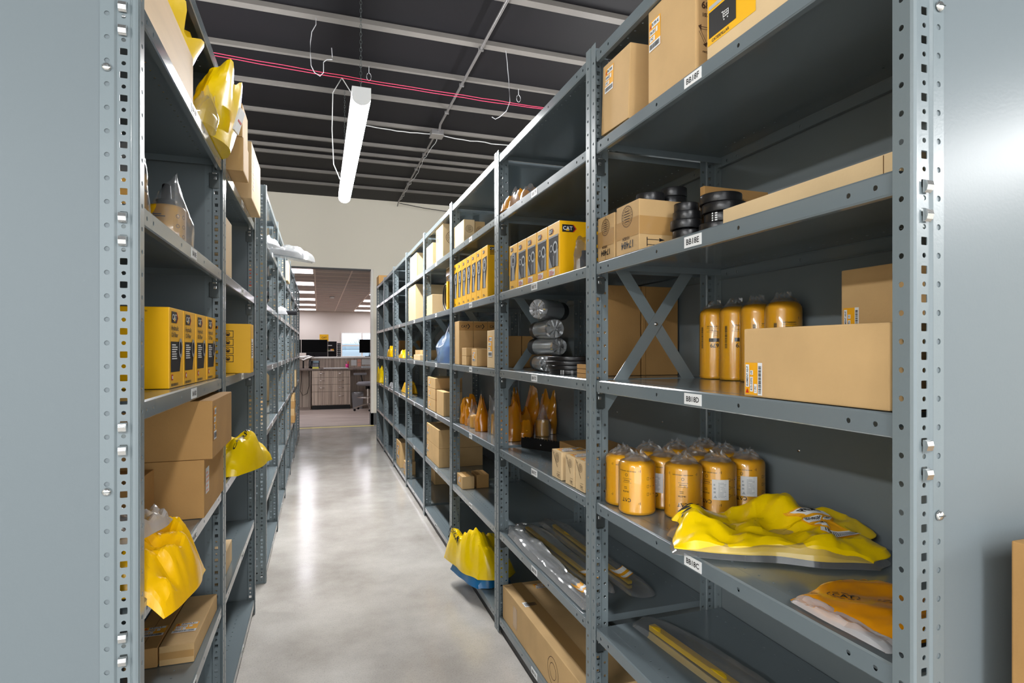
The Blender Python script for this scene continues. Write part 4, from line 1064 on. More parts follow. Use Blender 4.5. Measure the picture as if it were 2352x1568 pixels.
carton('long flat brown box lying at the back of shelf BB17C by the back panel', 1.0, 1.22, 1.85, 2.34, C_, .055, CARDD, name='flat_cardboard_box')
# A: long box on the bottom shelf
carton('long cardboard box filling the bottom shelf of the second bay', .80, 1.02, 1.66, 2.53, A_, .15, CARD, seam='th.97', tape='tv.3', rz=.0,
       pr=lambda mb, F, S: (ring(mb, F['a'], .6, .07, .05, .002, INK), rect(mb, F['a'], .15, .03, .05, .09, TAPE, 1), ring(mb, F['a'], .6, .07, .03, .002, INK)),
       lb=lambda mb, F, S: (part_label(mb, F['t'], .13, .78, .08, .05, 'PANEL', '558-1023', seed=6), rect(mb, F['t'], .02, .62, .06, .045, WHITE), bars(mb, F['t'], .025, .625, .05, .03, k=2)), name='long_cardboard_box')
# ================================================================ RIGHT RACK, THIRD BAY (BB16)
def p_st(f='c'):
    return lambda mb, F, S: (stamp(mb, F[f], S[f][0] * .5, S[f][1] * .6, min(S[f]) * .34), text(mb, F[f], '34', S[f][0] * .5, S[f][1] * .14, h=S[f][1] * .1, m=INK))
carton('box with round stamp, left one of a pair on the third bay top shelf', .80, .865, 3.28, 3.54, F_, .135, CARD2, pr=p_st())
carton('box with round stamp, right one of a pair on the third bay top shelf', .867, .93, 3.29, 3.54, F_, .13, CARD, pr=p_st())
for k in range(7):
    yellow_box('%s tall yellow filter box in the row of seven on the third bay shelf' % ORD[k], .80, 2.835 + .109 * k, E_, 1, 'tall yellow filter boxes in the third bay', 1, size=(.16, .105, .262))
def p_cat(mb, F, S): logo(mb, F['c'], S['c'][0] * .42, S['c'][1] * .88, .05, 'plain')
for k, t in enumerate(('left', 'middle', 'right')):
    carton('%s of three tall boxes with black logo behind the small boxes, third bay' % t, .80 + .09 * k, .888 + .09 * k, 3.40, 3.52, D_, .262, CARD, pr=p_cat, tape='ch.88')
lbA = lambda mb, F, S: part_label(mb, F['a'], S['a'][0] * .2, S['a'][1] * .3, S['a'][0] * .5, S['a'][1] * .55, seed=3)
carton('small flat box under another, in front of the tall logo boxes, third bay', .80, .90, 3.22, 3.33, D_, .052, CARD)
carton('small flat box lying on top of another, in front of the tall logo boxes', .80, .90, 3.22, 3.33, D_ + .0525, .048, CARD)
carton('cube box with sticker right of the two stacked flat boxes, third bay', .80, .89, 2.99, 3.10, D_, .095, CARD, lb=lbA)
carton('tall narrow box with yellow sticker at the near end, third bay middle shelf', .80, .86, 2.66, 2.79, D_, .185, CARD2, lb=lbA)
for k, (y, a, h) in enumerate(((3.47, .035, .14), (3.38, .04, .17), (3.27, .032, .14), (3.14, .05, .18))):
    clear_orange('%s parts bag of the front row on the third bay shelf' % ('leftmost orange', 'second orange', 'only clear', 'largest orange')[k], .86 + .01 * (k % 2), y, C_, a, .04, h, 70 + k, rot=.4 * k, mt=CLEAR if k == 2 else OBAG)
carton('small cardboard box with sticker, farther of two on the low shelf of the third bay', .81, .885, 3.36, 3.50, B_, .075, CARD, lb=lambda mb, F, S: part_label(mb, F['a'], .04, .02, .05, .045, seed=3), tape='tv')
carton('small brown box, right-hand of two on the low shelf of the third bay', .90, .975, 3.36, 3.50, B_, .08, CARDD, tape='tv')
# bottom: yellow over blue bag hanging out of the shelf
r = thing('parts_bag', 'bulging yellow and blue bag poking out of the bottom shelf, third bay', 'bag', (.83, 3.03, A_), (0, 0, math.radians(-78)))
f = pillow_fn(.21, .125, .18, 81, amp=.6, f=5, edge=.2, flat=3)
pillow(YBAG, lambda u, v, top=True: (lambda p: (p[0], p[1] - (.05 * p[2] / .3 if top else 0), p[2] + .06 if top else .06 + .0))(f(u, v, top)), 46, 34).build('yellow_film', r)
f3 = pillow_fn(.18, .11, .11, 82, amp=.5, f=5, edge=.15, flat=4); pillow(BLUEP, f3, 40, 30).build('blue_film', r)
q = MB(); s = Surf(lambda u, v: (lambda p: (p[0] - .01, p[1] - .055 * p[2] / .3, p[2] + .066))(f(u, v)), -.5, -.62, math.radians(-15), eps=.003); text(q, s, 'CATERPILLAR', .0, 0, h=.16, wd=.85, m=BLACK, k=1.6); q.build('printing', r)

# ================================================================ RIGHT RACK, FOURTH AND FARTHER BAYS
carton('plain box beside the taller sticker box, top shelf of the fourth bay', .80, .95, 4.25, 4.52, F_, .17, CARD2)
carton('tall leaning box with yellow label, top shelf of the fourth bay', .80, .93, 3.88, 4.12, F_, .235, CARD2, pr=p_st('c'), lb=lambda mb, F, S: part_label(mb, F['a'], .02, .1, .06, .12, seed=6))
carton('small box standing left of the hanging belt, fourth bay', .80, .90, 4.27, 4.50, E_, .15, CARD2)
carton('tall light box with sticker behind the hanging belt, fourth bay', .87, 1.02, 3.80, 4.10, E_, .32, CARD2, lb=lambda mb, F, S: part_label(mb, F['a'], .05, .16, .09, .1, seed=6), tape='ah.9')
r = thing('drive_belt', 'coiled black belt in a yellow sleeve standing on the fourth bay shelf', 'belt', (.815, 3.80, E_))
q = MB()
for k in range(3):
    q.tube([(.008 + .011 * k, .09 + (.085 - .008 * k) * math.cos(a), .093 + (.09 - .008 * k) * math.sin(a)) for a in [2 * PI * i / 40 for i in range(41)]], .0055, RUBBER, 8, caps=False)
q.build('belt_loop', r); q = MB(); q.box(-.006, .06, -.035, .012, .001, .19, YBOX, ch=.002); F = Face((-.006, .012, 0), (0, -1, 0), (0, 0, 1)); text(q, F, 'CATERPILLAR', .024, .09, h=.012, wd=.13, m=BLACK, rot=PI / 2); q.build('sleeve', r)
r = thing('parts_bag', 'big crumpled light blue plastic bag on the fourth bay shelf', 'bag', (.91, 4.02, D_), (0, 0, math.radians(85)))
upright_bag(BLUEF, .24, .12, .31, 91, 44, 34).build('blue_film', r)
q = upright_bag(mat('blue_paper', (90, 140, 205), .6), .17, .07, .22, 92); q.build('blue_content', r)
for k, (z, h) in enumerate(((0, .085), (.0855, .08), (.166, .08))):
    carton('%s box with sticker of the stack of three on the fourth bay shelf' % ('lowest', 'middle', 'topmost')[k], .80, 1.0, 4.15, 4.46, C_ + z, h, CARD, lb=lambda mb, F, S: part_label(mb, F['a'], .05, .015, .06, .05, seed=6))
carton('narrow upright box standing in front of the stack of three, fourth bay', .80, .93, 3.86, 4.10, C_, .165, CARD)
carton('lower of two big stacked boxes on the fourth bay low shelf', .80, 1.12, 4.02, 4.50, B_, .135, CARD, lb=lambda mb, F, S: part_label(mb, F['a'], .03, .05, .05, .06, seed=6))
carton('upper of two big stacked boxes on the fourth bay low shelf', .80, 1.12, 4.02, 4.50, B_ + .1355, .13, CARD, seam='th', lb=lambda mb, F, S: part_label(mb, F['a'], .03, .05, .05, .06, seed=6))
carton('plain light box, top shelf of the fifth bay', .80, 1.05, 5.0, 5.36, F_, .215, CARD2, seam='cv.04')
carton('big plain box under the top shelf of the fifth bay', .80, 1.1, 5.05, 5.46, E_, .31, CARD2)
carton('box at the back of the middle shelf, fifth bay', .86, 1.05, 5.05, 5.45, D_, .085, CARD)
carton('small open flat box in front of another, middle shelf of the fifth bay', .80, .85, 4.82, 5.15, D_, .045, CARD2)
carton('tall bent box with sticker on the bottom shelf of the sixth bay', .80, .95, 6.05, 6.36, A_, .26, CARD, lb=lbA)
carton('small box with sticker near the upright on the bottom shelf, sixth bay', .80, .90, 5.68, 5.80, A_, .13, CARD, lb=lbA)
carton('box marked with black stamps at the back of the bottom shelf, fifth bay', 1.0, 1.2, 5.2, 5.4, A_, .22, CARD, pr=p_st())
carton('yellow-brown box lying on top of the far end of the right run', .78, 1.1, 8.1, 8.4, 2.2012, .12, CARDD)
carton('brown box standing deep in the seventh bay', .95, 1.2, 7.2, 7.4, E_ - .352, .2, CARDD)
def ybag(label, x, y, z, a, b, h, seed, rot=90, mt=YBAG2):
    o = thing('parts_bag', label, 'bag', (x, y, z), (0, 0, math.radians(rot)))
    pillow(mt, pillow_fn(a, b, h, seed, amp=.9, f=5, edge=.25, flat=3), 30, 20).build('yellow_film', o); return o
ybag('yellow bag on the middle shelf of the seventh bay', .86, 7.15, D_, .22, .06, .12, 101)
ybag('yellow bag on the middle shelf of the sixth bay', .86, 6.1, D_, .2, .06, .08, 102)
ybag('bulky yellow bag leaning out at the far end of the run', .84, 8.2, C_, .2, .07, .22, 103, mt=YBAG)
ybag('pale bag lying in the seventh bay, right of the bulky yellow one', .86, 7.0, C_, .2, .06, .06, 104, mt=MILKY)
ybag('orange bag in the sixth bay below the yellow one', .9, 6.1, C_, .2, .06, .13, 105)

# ================================================================ LEFT RACK, NEAR UNIT
LF, LE, LD, LC, LB = F_, E_, D_, C_, B_
r = thing('wooden_board', 'long pale board standing on edge on the top left shelf near the viewer', 'board', (-.318, 1.45, LF), (0, 0, math.radians(0)))
q = MB(); q.box(-.012, .012, -.24, .22, 0.0006, .125, mat('pale_plywood', (226, 196, 156), .6, var=.06, scale=3, stretch=(1, 1, 8)), ch=.001); q.build('board', r)
r = thing('parts_bag', 'yellow bag piled high behind the pale board on the top left shelf', 'bag', (-.395, 1.66, LF), (0, math.radians(0), math.radians(84)))
warped(upright_bag(YBAG, .19, .045, .205, 111, 40, 30, .3), lambda p: Vector((p.x + .15 * p.z, p.y - (0 if p.z < .13 else .75 * (p.z - .13)), min(p.z, .236)))).build('yellow_film', r)
r = thing('parts_bag', 'yellow bag with white sticker bulging over the edge of the top left shelf', 'bag', (-.325, 1.975, LF), (0, 0, math.radians(83)))
warped(upright_bag(YBAG, .125, .06, .20, 113, 40, 30, .35), lambda p: Vector((p.x, p.y - .25 * p.z, min(p.z, .236)))).build('yellow_film', r)
q = MB(); q.box(-.02, .03, -.003, .003, 0, .07, WHITE, Matrix.Translation((-.03, -.088, .04)) @ Matrix.Rotation(.28, 4, 'X'), ch=.001); q.box(-.012, .022, -.0042, -.003, .03, .036, RED, Matrix.Translation((-.03, -.088, .04)) @ Matrix.Rotation(.28, 4, 'X')); q.build('parts_label', r)
warped(upright_bag(CLEAR, .06, .035, .10, 114, 24, 16), lambda p: Vector((p.x, p.y - .2 * p.z, p.z))).build('clear_film', r, (-.15, -.03, 0))
carton('lower of two stacked boxes sticking out over the aisle, top left shelf', -.60, -.249, 2.21, 2.37, LF, .118, CARD, side=-1, ch=.004)
carton('upper of two stacked boxes sticking out over the aisle, top left shelf', -.60, -.252, 2.21, 2.37, LF + .1185, .118, CARD, side=-1, ch=.004)
carton('tall pale box with a printed side at the far end of the top left shelf', -.55, -.262, 2.60, 2.98, LF, .235, CARD2, side=-1, ch=.004, pr=lambda mb, F, S: lines(mb, F['a'], .05, .05, .06, .15, 9, GREYP))
# E: bagged filter
r = thing('bagged_filter', 'yellow filter with black valve in a clear bag, left shelf above the boxes', 'filter', (-.375, 1.71, LE), (0, 0, math.radians(-60)))
canister_can(.046, .115).build('can', r); q = MB(); q.lathe([(0, .115), (.022, .115), (.024, .125), (.012, .13), (.010, .165), (.008, .168), (0, .168)], BLK, 20); q.build('valve', r)
q = MB(); F = Face((0, 0, 0), (1, 0, 0), (0, 0, 1), curve=(.046, 0, 0), eps=.0005)
for k in range(3):
    for j in range(2): ring(q, F, .012 + .018 * j, .03 + .025 * k, .005, .001, BLACK, n=14)
lines(q, F, -.045, .075, .03, .01, 2, BLACK); q.build('printing', r)
upright_bag(CRINK, .085, .058, .155, 121).build('clear_bag', r)
r = thing('bagged_filter', 'mostly hidden clear-bagged part at the near end of the same left shelf', 'filter', (-.40, 1.36, LE), (0, 0, 0))
canister_can(.04, .10).build('can', r); q = MB(); q.lathe([(0, .10), (.02, .10), (.01, .112), (.008, .13), (0, .13)], BLK, 16); q.build('valve', r); upright_bag(CLEAR, .07, .05, .16, 122).build('clear_bag', r)
# D: four hydraulic filter boxes
for k, (y, x) in enumerate(((1.585, -.326), (1.715, -.322), (1.85, -.318), (1.99, -.314))):
    yellow_box('%s of the four yellow filter boxes with black text panels, left shelf' % ORD[k], x, y, LD, -1, 'yellow filter boxes on the near left shelf', 2, size=(.20, .122, .19), rz=math.radians(-2))
yellow_box('orange-yellow box printed with rows of small diagrams, left unit second bay', -.25, 2.50, LD, -1, None, 3, size=(.16, .10, .19))
# C: big boxes
carton('lower of two big taped boxes jutting over the aisle on the near left shelf', -.735, -.293, 1.745, 2.08, LC, .158, CARDD, side=-1, rz=.0, seam='cv.52', tape='cv.62', lb=lambda mb, F, S: (rect(mb, F['a'], .02, .06, .05, .07, WHITE), lines(mb, F['a'], .025, .065, .04, .06, 5, PINKP, 2)))
carton('upper of two big taped boxes jutting over the aisle on the near left shelf', -.715, -.272, 1.74, 2.10, LC + .159, .158, CARDD, side=-1, rz=.0, seam='cv.55', tape='cv.45', lb=lambda mb, F, S: part_label(mb, F['a'], .015, .05, .04, .09, 'HOSE AS', '415-1120', seed=8))
carton('open box with bent flap in front of the two big left boxes', -.60, -.405, 1.52, 1.72, LC, .145, CARDD, side=-1, seam='cv.55', tape='cv.65')
r = thing('parts_bag', 'yellow bag under a clear one spilling over the near left shelf edge', 'bag', (-.33, 1.36, LC), (0, 0, math.radians(80)))
f = pillow_fn(.135, .085, .105, 131, amp=.8, f=5, edge=.25, flat=2.5)
pillow(YBAG2, lambda u, v, top=True: (lambda p: (p[0], p[1], p[2] - .055 * max(0, -v - .35) ** 1.2 * 1.4 + 0))(f(u, v, top)), 50, 36).build('yellow_film', r)
f = pillow_fn(.10, .06, .035, 132, amp=.9, f=7, edge=.3); pillow(MILKY, f, 40, 24).build('clear_film', r, (-.02, .03, .085))
belt_ring('small black ring beside the yellow bag on the near left shelf', -.36, 1.50, LC, .022, .03, teeth=False)
# B: two small boxes
lbl = lambda mb, F, S: part_label(mb, F['t'], .012, .07, .06, .06, 'SEAL', '9X-7430', seed=8)
carton('left of two long boxes side by side on the lower left shelf', -.475, -.398, 1.735, 2.06, LB, .052, CARDD, side=-1, rz=-.02, lb=lbl, seam='tv.5')
carton('right of two long boxes side by side on the lower left shelf', -.395, -.312, 1.735, 2.06, LB, .052, CARD, side=-1, rz=-.02, lb=lbl, tape='ch')
# second bay of the near left unit
carton('tall narrow pale box in the second bay of the near left unit', -.50, -.305, 2.21, 2.36, LE, .20, CARD2, side=-1)
r = thing('parts_bag', 'shiny yellow bag sticking out of the second bay of the near left unit', 'bag', (-.30, 2.46, LC), (0, 0, math.radians(70)))
f = pillow_fn(.19, .10, .135, 141, amp=.9, f=4.5, edge=.3, flat=2.5); pillow(YBAG, f, 50, 36).build('yellow_film', r)
q = MB(); s = Surf(lambda u, v: f(u, v), -.2, -.5, 0, eps=.002); text(q, s, 'CATERPILLAR', 0, 0, h=.12, wd=.9, m=BLACK, k=1.4); q.build('printing', r)
carton('cardboard box on the lower shelf, second bay of the near left unit', -.56, -.325, 2.20, 2.52, LB, .085, CARD2, side=-1, seam='th')

# ================================================================ FAR LEFT RUN
r = thing('parts_bag', 'long grey part in a clear bag sticking out high over the aisle', 'bag', (-.25, 4.22, LF + .004), (0, .15, math.radians(-6)))
q = MB(); q.box(-.22, .15, -.035, .035, .012, .05, DGREY, ch=.012); q.build('grey_part', r)
f = pillow_fn(.22, .085, .085, 151, amp=.7, f=6, edge=.15, flat=3); pillow(CRINK, f, 50, 24).build('clear_bag', r)
r = thing('parts_bag', 'small clear bag at the near end of the far left run, upper shelf', 'bag', (-.31, 3.75, LF), (0, 0, math.radians(70)))
pillow(MILKY, pillow_fn(.12, .06, .05, 152, amp=.7, f=6, edge=.2), 30, 20).build('clear_film', r)
r = thing('parts_bag', 'small dark part in clear film sticking out of the far left run, middle height', 'bag', (-.27, 4.75, LE), (0, 0, math.radians(10)))
q = MB(); q.box(-.08, .11, -.03, .03, .004, .035, DGREY, ch=.008); q.build('dark_part', r); pillow(MILKY, pillow_fn(.10, .07, .06, 153, amp=.7, f=6, edge=.2), 30, 20).build('clear_film', r, (-.05, 0, 0))
carton('tall yellow-printed box at the near end of the far left run', -.5, -.305, 3.62, 3.80, LE, .24, CARD2, side=-1, pr=lambda mb, F, S: lines(mb, F['c'], .12, .02, .05, .2, 12, RED))
carton('square cardboard box at the near end of the far left run, below eye level', -.5, -.335, 3.75, 4.0, LC, .165, CARD, side=-1)
carton('pale box on the upper shelf of the third bay, far left run', -.5, -.262, 5.6, 5.9, LF, .18, CARD2, side=-1)
carton('upright box in the fourth bay of the far left run, upper shelf', -.5, -.29, 6.6, 6.9, LE, .27, CARD2, side=-1)
carton('narrow upright box in the third bay of the far left run', -.45, -.30, 5.55, 5.75, LC, .30, CARD2, side=-1)
for k, (z, h) in enumerate(((LC, .085), (LC + .086, .10))):
    carton('%s box of a stack of two in the fourth bay, far left run' % ('lower', 'upper')[k], -.5, -.285, 6.55, 6.85, z, h, CARD, side=-1)
carton('small box in the fourth bay on the middle shelf, far left run', -.5, -.285, 6.6, 6.85, LD, .07, CARD, side=-1)
carton('pale box in the fifth bay on the middle shelf, far left run', -.5, -.285, 7.6, 7.9, LD, .17, CARD2, side=-1)
for k in range(4):
    carton('%s box of the stack of four near the end of the far left run' % ('lowest', 'second lowest', 'second highest', 'topmost')[k], -.50, -.258 - .004 * (k % 2), 7.02, 7.34, LB + .0805 * k, .08, CARD if k % 2 else CARDD, side=-1)
carton('pale box in the fifth bay above the stack, far left run', -.52, -.265, 7.55, 7.85, LC, .2, CARD2, side=-1)
for k in range(3):
    carton('%s yellow box stacked in the row behind the far left run' % ('lowest', 'middle', 'topmost')[k], -1.0, -.8, 3.7, 3.95, LC + .09 * k, .088, YBOX, side=-1, name='yellow_box')
carton('yellow carton on the top shelf behind the far left run', -1.0, -.8, 3.7, 4.0, LF, .2, YBOX, side=-1, name='yellow_box')
carton('brown carton behind the far left run, at eye height', -1.0, -.78, 3.7, 4.1, LE, .25, CARDD, side=-1)

# ================================================================ BESIDE THE RIGHT END PANEL
r = carton('edge of a cardboard box standing on another against the right end panel', .915, 1.35, .35, .545, .40, .639, CARDD, tape='av', seam='av', name='cardboard_box')
carton('large low cardboard box on the floor under the one by the right end panel', .92, 1.36, .33, .56, .002, .397, CARDD)

# outside the office window: a pale parked van body and a bare shrub
r = thing('van', 'pale blue vehicle body seen through the lower half of the window', 'vehicle', (1.6, 27.5, 0.01))
q = MB(); q.box(-2.2, 2.2, -.9, .9, .35, 1.28, mat('pale_blue_paint', (190, 205, 212), .4), ch=.08); q.box(-1.6, 1.8, -.8, .8, 1.28, 1.55, mat('van_glass', (170, 190, 200), .3), ch=.06); q.build('body', r)
for x in (-1.4, 1.4):
    q = MB(); q.lathe([(0, -.1), (.3, -.1), (.34, 0), (.3, .1), (0, .1)], RUBBER, 20, Matrix.Translation((x, -.85, .34)) @ Matrix.Rotation(PI / 2, 4, 'X')); q.build('wheel', r)
r = thing('shrub', 'bare twiggy shrub seen through the upper half of the window', 'shrub', (2.1, 29.5, 0.01))
q = MB(); rnd = random.Random(5)
for k in range(60):
    a = rnd.uniform(0, 6.28); t = rnd.uniform(.3, 1.3); q.tube([(0, 0, 0), (.3 * t * math.cos(a), .3 * t * math.sin(a), 1.2), (t * math.cos(a), t * math.sin(a), rnd.uniform(1.6, 2.0))], [.03, .012, .004], GREEN, 5)
q.build('twigs', r)
m = MB(); m.box(-14, 18, 22.8, 45, -.1, 0, GREYP); struct('ground_outside', m)
# ================================================================ THE OFFICE BEYOND THE OPENING
YC = 13.2
r = thing('drawer_cabinet', 'striped laminate drawer unit under the office counter', 'cabinet', (.26, YC, 0))
q = MB(); q.box(-.40, .40, .02, .60, .09, .845, LAMI); q.build('body', r)
q = MB(); q.box(-.395, .40, .04, .58, .0, .09, BLK); q.build('plinth', r)
for c in range(2):
    x0 = -.398 + .40 * c; zs = [.845, .695, .54, .385, .10]
    for k in range(4):
        z1, z0 = zs[k] - .003, zs[k + 1] + .003
        d = MB(); d.box(x0 + .002, x0 + .396, -.001, .019, z0, z1, LAMI, ch=.0015)
        dr = d.build('drawer' if k < 3 or c else 'door', r)
        if k < 3 or c:
            zc = (z0 + z1) / 2 + (.01 if k < 3 else .05)
            hb = MB(); hb.tube([(x0 + .145, 0, zc), (x0 + .145, -.03, zc), (x0 + .255, -.03, zc), (x0 + .255, 0, zc)], .006, CHR, 8); hb.build('handle', dr)
r = thing('office_counter', 'long laminate counter with a raised white ledge behind the worktop', 'counter', (.6, YC, 0))
q = MB(); q.box(-3.2, 3.2, -.02, .66, .848, .885, LAMI2, ch=.004); q.build('worktop', r)
q = MB(); q.box(-3.2, 3.2, .66, .70, .0, 1.10, LAMI); q.build('back_panel', r)
q = MB(); q.box(-3.2, 3.2, .58, .98, 1.101, 1.135, ICE, ch=.004); q.build('ledge', r)
q = MB(); q.box(-.78, -.76, .02, .60, .0, .847, LAMI2); q.build('support_panel', r)
def monitor(label, x, y, z, w, h, rz=0):
    r = thing('monitor', label, 'monitor', (x, y, z), (0, 0, rz))
    q = MB(); q.box(-w / 2, w / 2, -.012, .012, .09, .09 + h, BLK, ch=.004); q.build('housing', r)
    q = MB(); q.box(-w / 2 + .008, w / 2 - .008, -.0135, -.0125, .10, .082 + h, SCR); q.build('screen', r)
    q = MB(); q.tube([(0, .01, .2), (0, .05, .16), (0, .04, .012)], .014, BLK, 8); q.box(-.1, .1, -.06, .1, 0.001, .012, BLK, ch=.004); q.build('stand', r)
monitor('wide black monitor left of the yellow sign on the office counter', -.09, 13.93, 1.1355, .56, .30)
monitor('black monitor partly cut off by the door edge at right', 1.13, 13.93, 1.1355, .46, .31)
monitor('black monitor mostly hidden by the far left shelving', -.58, 13.93, 1.1355, .40, .30)
r = thing('sign', 'small yellow sign with black letters standing behind the wide monitor', 'sign', (.12, 14.35, 1.136))
q = MB(); q.box(-.1, .1, -.004, .004, .36, .52, YBOX, ch=.002); F = Face((-.1, -.004, .36), (1, 0, 0), (0, 0, 1)); text(q, F, 'CAT', .1, .085, wd=.115, m=BLACK); poly(q, F, [(.08, .052), (.12, .052), (.1, .074)], YBOX, 3); q.build('panel', r)
q = MB(); q.tube([(.085, .006, .36), (.085, .006, -.9)], .006, CHR, 8); q.box(-.1, .12, -.08, .09, -1.135, -.9 + -.2, CHR); q.build('post', r)
r = thing('display_rack', 'dark perforated display rack behind the office counter', 'display rack', (.26, 14.9, 0))
q = MB(); q.box(-.55, .16, 0, .03, 0.001, 1.50, DGREY); q.build('panel', r)
q = MB(); q.box(.17, .26, -.02, .04, .001, 1.46, DGREY)
for k in range(14):
    for j in range(2): q.box(.18 + .045 * j, .20 + .045 * j, -.022, -.0195, 1.42 - .045 * k, 1.44 - .045 * k, WHITE)
q.build('perforated_strip', r)
q = MB(); q.box(-.10, .10, -.10, -.004, 1.26, 1.275, ICE); q.box(-.08, .05, -.02, -.003, 1.39, 1.41, WHITE); q.build('tray', r)
for k, (x, mt, t) in enumerate(((-.06, ORAN, 'orange'), (-.02, GREEN, 'green'), (.03, PINKP, 'pink'), (.07, YBOX, 'yellow'))):
    q = MB(); q.box(-.018, .018, -.02, .02, 0.0005, .04, mt, ch=.004); q.build('small_pack', None, (.26 + x, 14.85, 1.2755), label='tiny %s pack on the tray of the display rack' % t, cat='pack', group='small packs on the display rack tray')
r = thing('desk_phone', 'grey and black office phone with tilted screen on the worktop', 'phone', (-.1, 13.5, .8855))
M = Matrix.Translation((0, 0, .052)) @ Matrix.Rotation(math.radians(38), 4, 'X')
q = MB(); q.box(-.11, .12, -.07, .15, 0, .03, BLK, M, ch=.005); q.box(-.08, .09, .0, .1, .001, .06, BLK, ch=.003); q.build('base', r)
q = MB(); q.box(-.02, .10, .07, .14, .031, .035, mat('phone_screen', (110, 130, 138), .3), M); q.build('screen', r)
q = MB()
for i in range(4):
    for j in range(4): q.box(-.02 + .03 * i, .0 + .03 * i, -.06 + .028 * j, -.042 + .028 * j, .031, .035, GRYPL, M)
q.build('keypad', r)
q = MB(); q.tube([M @ Vector(p) for p in [(-.08, -.08, .04), (-.08, -.05, .06), (-.08, .1, .06), (-.08, .17, .04)]], .02, BLK, 10); q.build('handset', r)
r = thing('monitor_mount', 'chrome double monitor mount clamped beside the office phone', 'monitor mount', (-.32, 13.55, .8855))
q = MB(); q.tube([(0, 0, 0), (0, 0, .17)], .018, BLK, 10); q.tube([(-.18, -.02, .25), (-.08, -.05, .22), (0, 0, .18), (.08, -.05, .22), (.18, -.02, .25)], .018, CHR, 10); q.tube([(-.22, 0, .27), (-.05, .02, .25), (.1, -.02, .27), (.22, 0, .25)], .014, CHR, 8); q.build('arm', r)
r = thing('pen_cup', 'magenta cup full of coloured pens on the worktop', 'cup', (.61, 13.55, .8855))
q = MB(); q.lathe([(0, 0.001), (.035, 0.001), (.04, .09), (.036, .09), (.03, .006), (0, .006)], MAGEN, 20); q.build('cup', r)
for k in range(6):
    a = k * 1.05; q = MB(); q.tube([(.012 * math.cos(a), .012 * math.sin(a), .008), (.04 * math.cos(a), .04 * math.sin(a), .15)], .005, [RED, ORAN, BLUEP, GREEN, MAGEN, RED][k], 6)
    q.build('pen', None, (.61, 13.55, .8855 + .0), label='%s pen standing in the magenta cup' % ['red', 'orange', 'blue', 'green', 'magenta', 'second red'][k], cat='pen', group='pens in the magenta cup')
def flat(name, label, x0, x1, y0, y1, z0, z1, mt, cat, group=None):
    q = MB(); q.box(-(x1 - x0) / 2, (x1 - x0) / 2, -(y1 - y0) / 2, (y1 - y0) / 2, 0, z1 - z0, mt); return q.build(name, None, ((x0 + x1) / 2, (y0 + y1) / 2, z0), label=label, cat=cat, group=group)
flat('notepad', 'yellow notepad lying in front of the office phone', -.13, .0, 13.25, 13.33, .8855, .92, mat('yellow_note', (240, 235, 110), .6), 'notepad')
flat('paper_sheets', 'white papers spread along the middle of the worktop', .1, .62, 13.25, 13.6, .8855, .893, WHITE, 'papers')
flat('paper_notice', 'white notice pinned left of the pink ones on the counter back', .71, .83, 13.853, 13.857, .93, 1.06, WHITE, 'notice')
flat('paper_notice', 'upper pink notice pinned to the counter back', .85, .93, 13.853, 13.857, 1.01, 1.08, PINKP, 'notice')
flat('paper_notice', 'lower pink notice pinned to the counter back', .85, .93, 13.853, 13.857, .91, 1.0, PINKP, 'notice')
flat('paper_notice', 'large white notice pinned at the right of the counter back', .95, 1.15, 13.853, 13.857, .95, 1.08, WHITE, 'notice')
flat('paper_tray', 'flat grey tray of papers at the right end of the worktop', .92, 1.3, 13.3, 13.6, .8855, .925, GREYP, 'tray')
r = thing('waste_bin', 'grey plastic waste bin beside the drawer unit', 'bin', (.81, 13.2, 0.001))
q = MB()
for i in range(1):
    vs = [(-.10, -.08, 0), (.10, -.08, 0), (.10, .08, 0), (-.10, .08, 0), (-.125, -.1, .33), (.125, -.1, .33), (.125, .1, .33), (-.125, .1, .33), (-.115, -.09, .33), (.115, -.09, .33), (.115, .09, .33), (-.115, .09, .33), (-.09, -.07, .01), (.09, -.07, .01), (.09, .07, .01), (-.09, .07, .01)]
    fs = [(3, 2, 1, 0), (0, 1, 5, 4), (1, 2, 6, 5), (2, 3, 7, 6), (3, 0, 4, 7), (4, 5, 9, 8), (5, 6, 10, 9), (6, 7, 11, 10), (7, 4, 8, 11), (8, 9, 13, 12), (9, 10, 14, 13), (10, 11, 15, 14), (11, 8, 12, 15), (12, 13, 14, 15)]
    q.add(vs, fs, GRYPL)
q.build('bin', r)
q = MB(); q.lathe([(.115, .30), (.135, .335), (.13, .37), (.12, .36), (.11, .3)], CLEAR, 18); q.build('bin_liner', r)
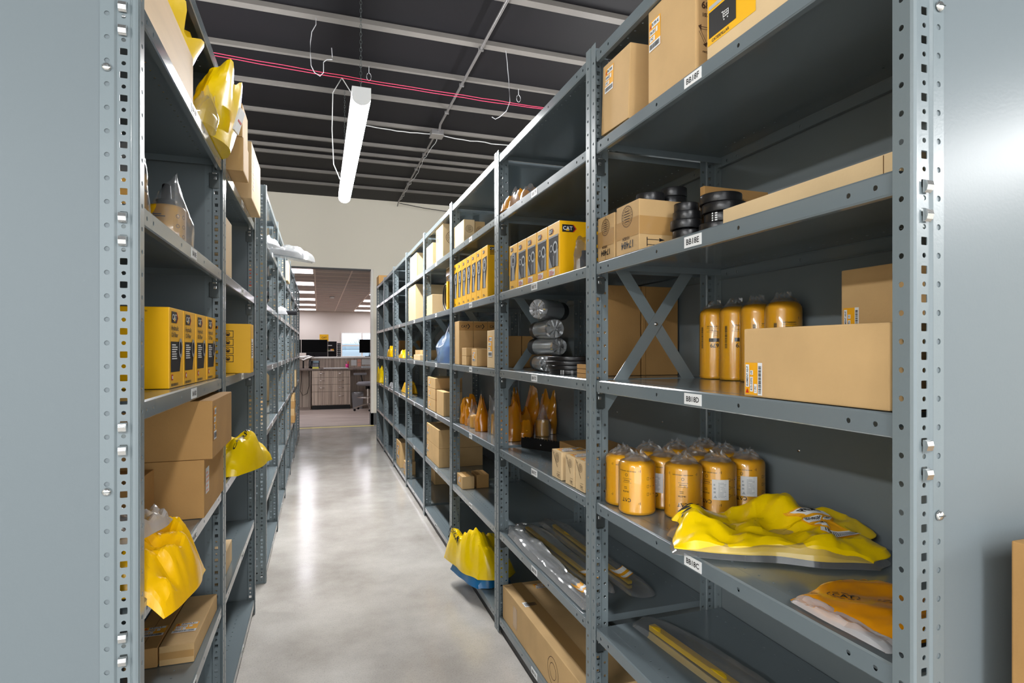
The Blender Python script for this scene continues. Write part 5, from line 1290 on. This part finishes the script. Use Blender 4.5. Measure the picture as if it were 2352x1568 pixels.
r = thing('office_stool', 'drafting stool with grey seat and chrome star base at the counter', 'stool', (1.0, 12.75, 0.001))
q = MB(); q.lathe([(0, .53), (.20, .53), (.235, .55), (.24, .58), (.20, .61), (0, .62)], GRYPL, 28); q.build('seat', r)
q = MB(); q.tube([(0, 0, .12), (0, 0, .53)], .025, CHR, 12); q.tube([(0, 0, .45), (0, .02, .52)], .05, BLK, 10); q.build('column', r)
q = MB(); q.tube([(.22 * math.cos(a), .22 * math.sin(a), .28) for a in [2 * PI * i / 30 for i in range(31)]], .009, CHR, 8, caps=False); q.tube([(-.22, 0, .28), (.22, 0, .28)], .007, CHR, 6); q.build('foot_ring', r)
for k in range(5):
    a = 2 * PI * k / 5 + 3.5; c, s_ = math.cos(a), math.sin(a)
    q = MB(); q.tube([(.02 * c, .02 * s_, .14), (.15 * c, .15 * s_, .11), (.30 * c, .30 * s_, .065)], .014, CHR, 8); lg = q.build('leg', r)
    q = MB(); q.lathe([(0, -.012), (.024, -.010), (.026, 0), (.024, .010), (0, .012)], BLK, 14, Matrix.Translation((.30 * c, .30 * s_, .026)) @ Matrix.Rotation(PI / 2, 4, 'X')); q.tube([(.30 * c, .30 * s_, .03), (.30 * c, .30 * s_, .065)], .006, CHR, 6); q.build('caster', lg)
q = MB(); q.tube([(-.08, .12, .54), (-.1, .25, .62), (-.12, .3, .74)], .014, BLK, 8); q.build('back_bar', r)
q = MB(); q.box(-.28, .0, .28, .31, .74, .79, GRYPL, ch=.012); q.build('backrest', r)
cable('computer_cord', [(-.35, 13.5, .84), (-.36, 13.45, .6), (-.38, 13.4, .4), (-.33, 13.4, .3), (-.24, 13.4, .34), (-.2, 13.45, .5), (-.2, 13.5, .84)], .006, BLK, 'black cord looping down under the office worktop')
r = thing('smoke_detector', 'round white smoke detector on the office ceiling', 'detector', (.34, 16.2, 2.7))
q = MB(); q.lathe([(0, -.03), (.05, -.03), (.06, -.02), (.065, .012), (0, .0125)], WHITE, 20); q.build('detector', r)
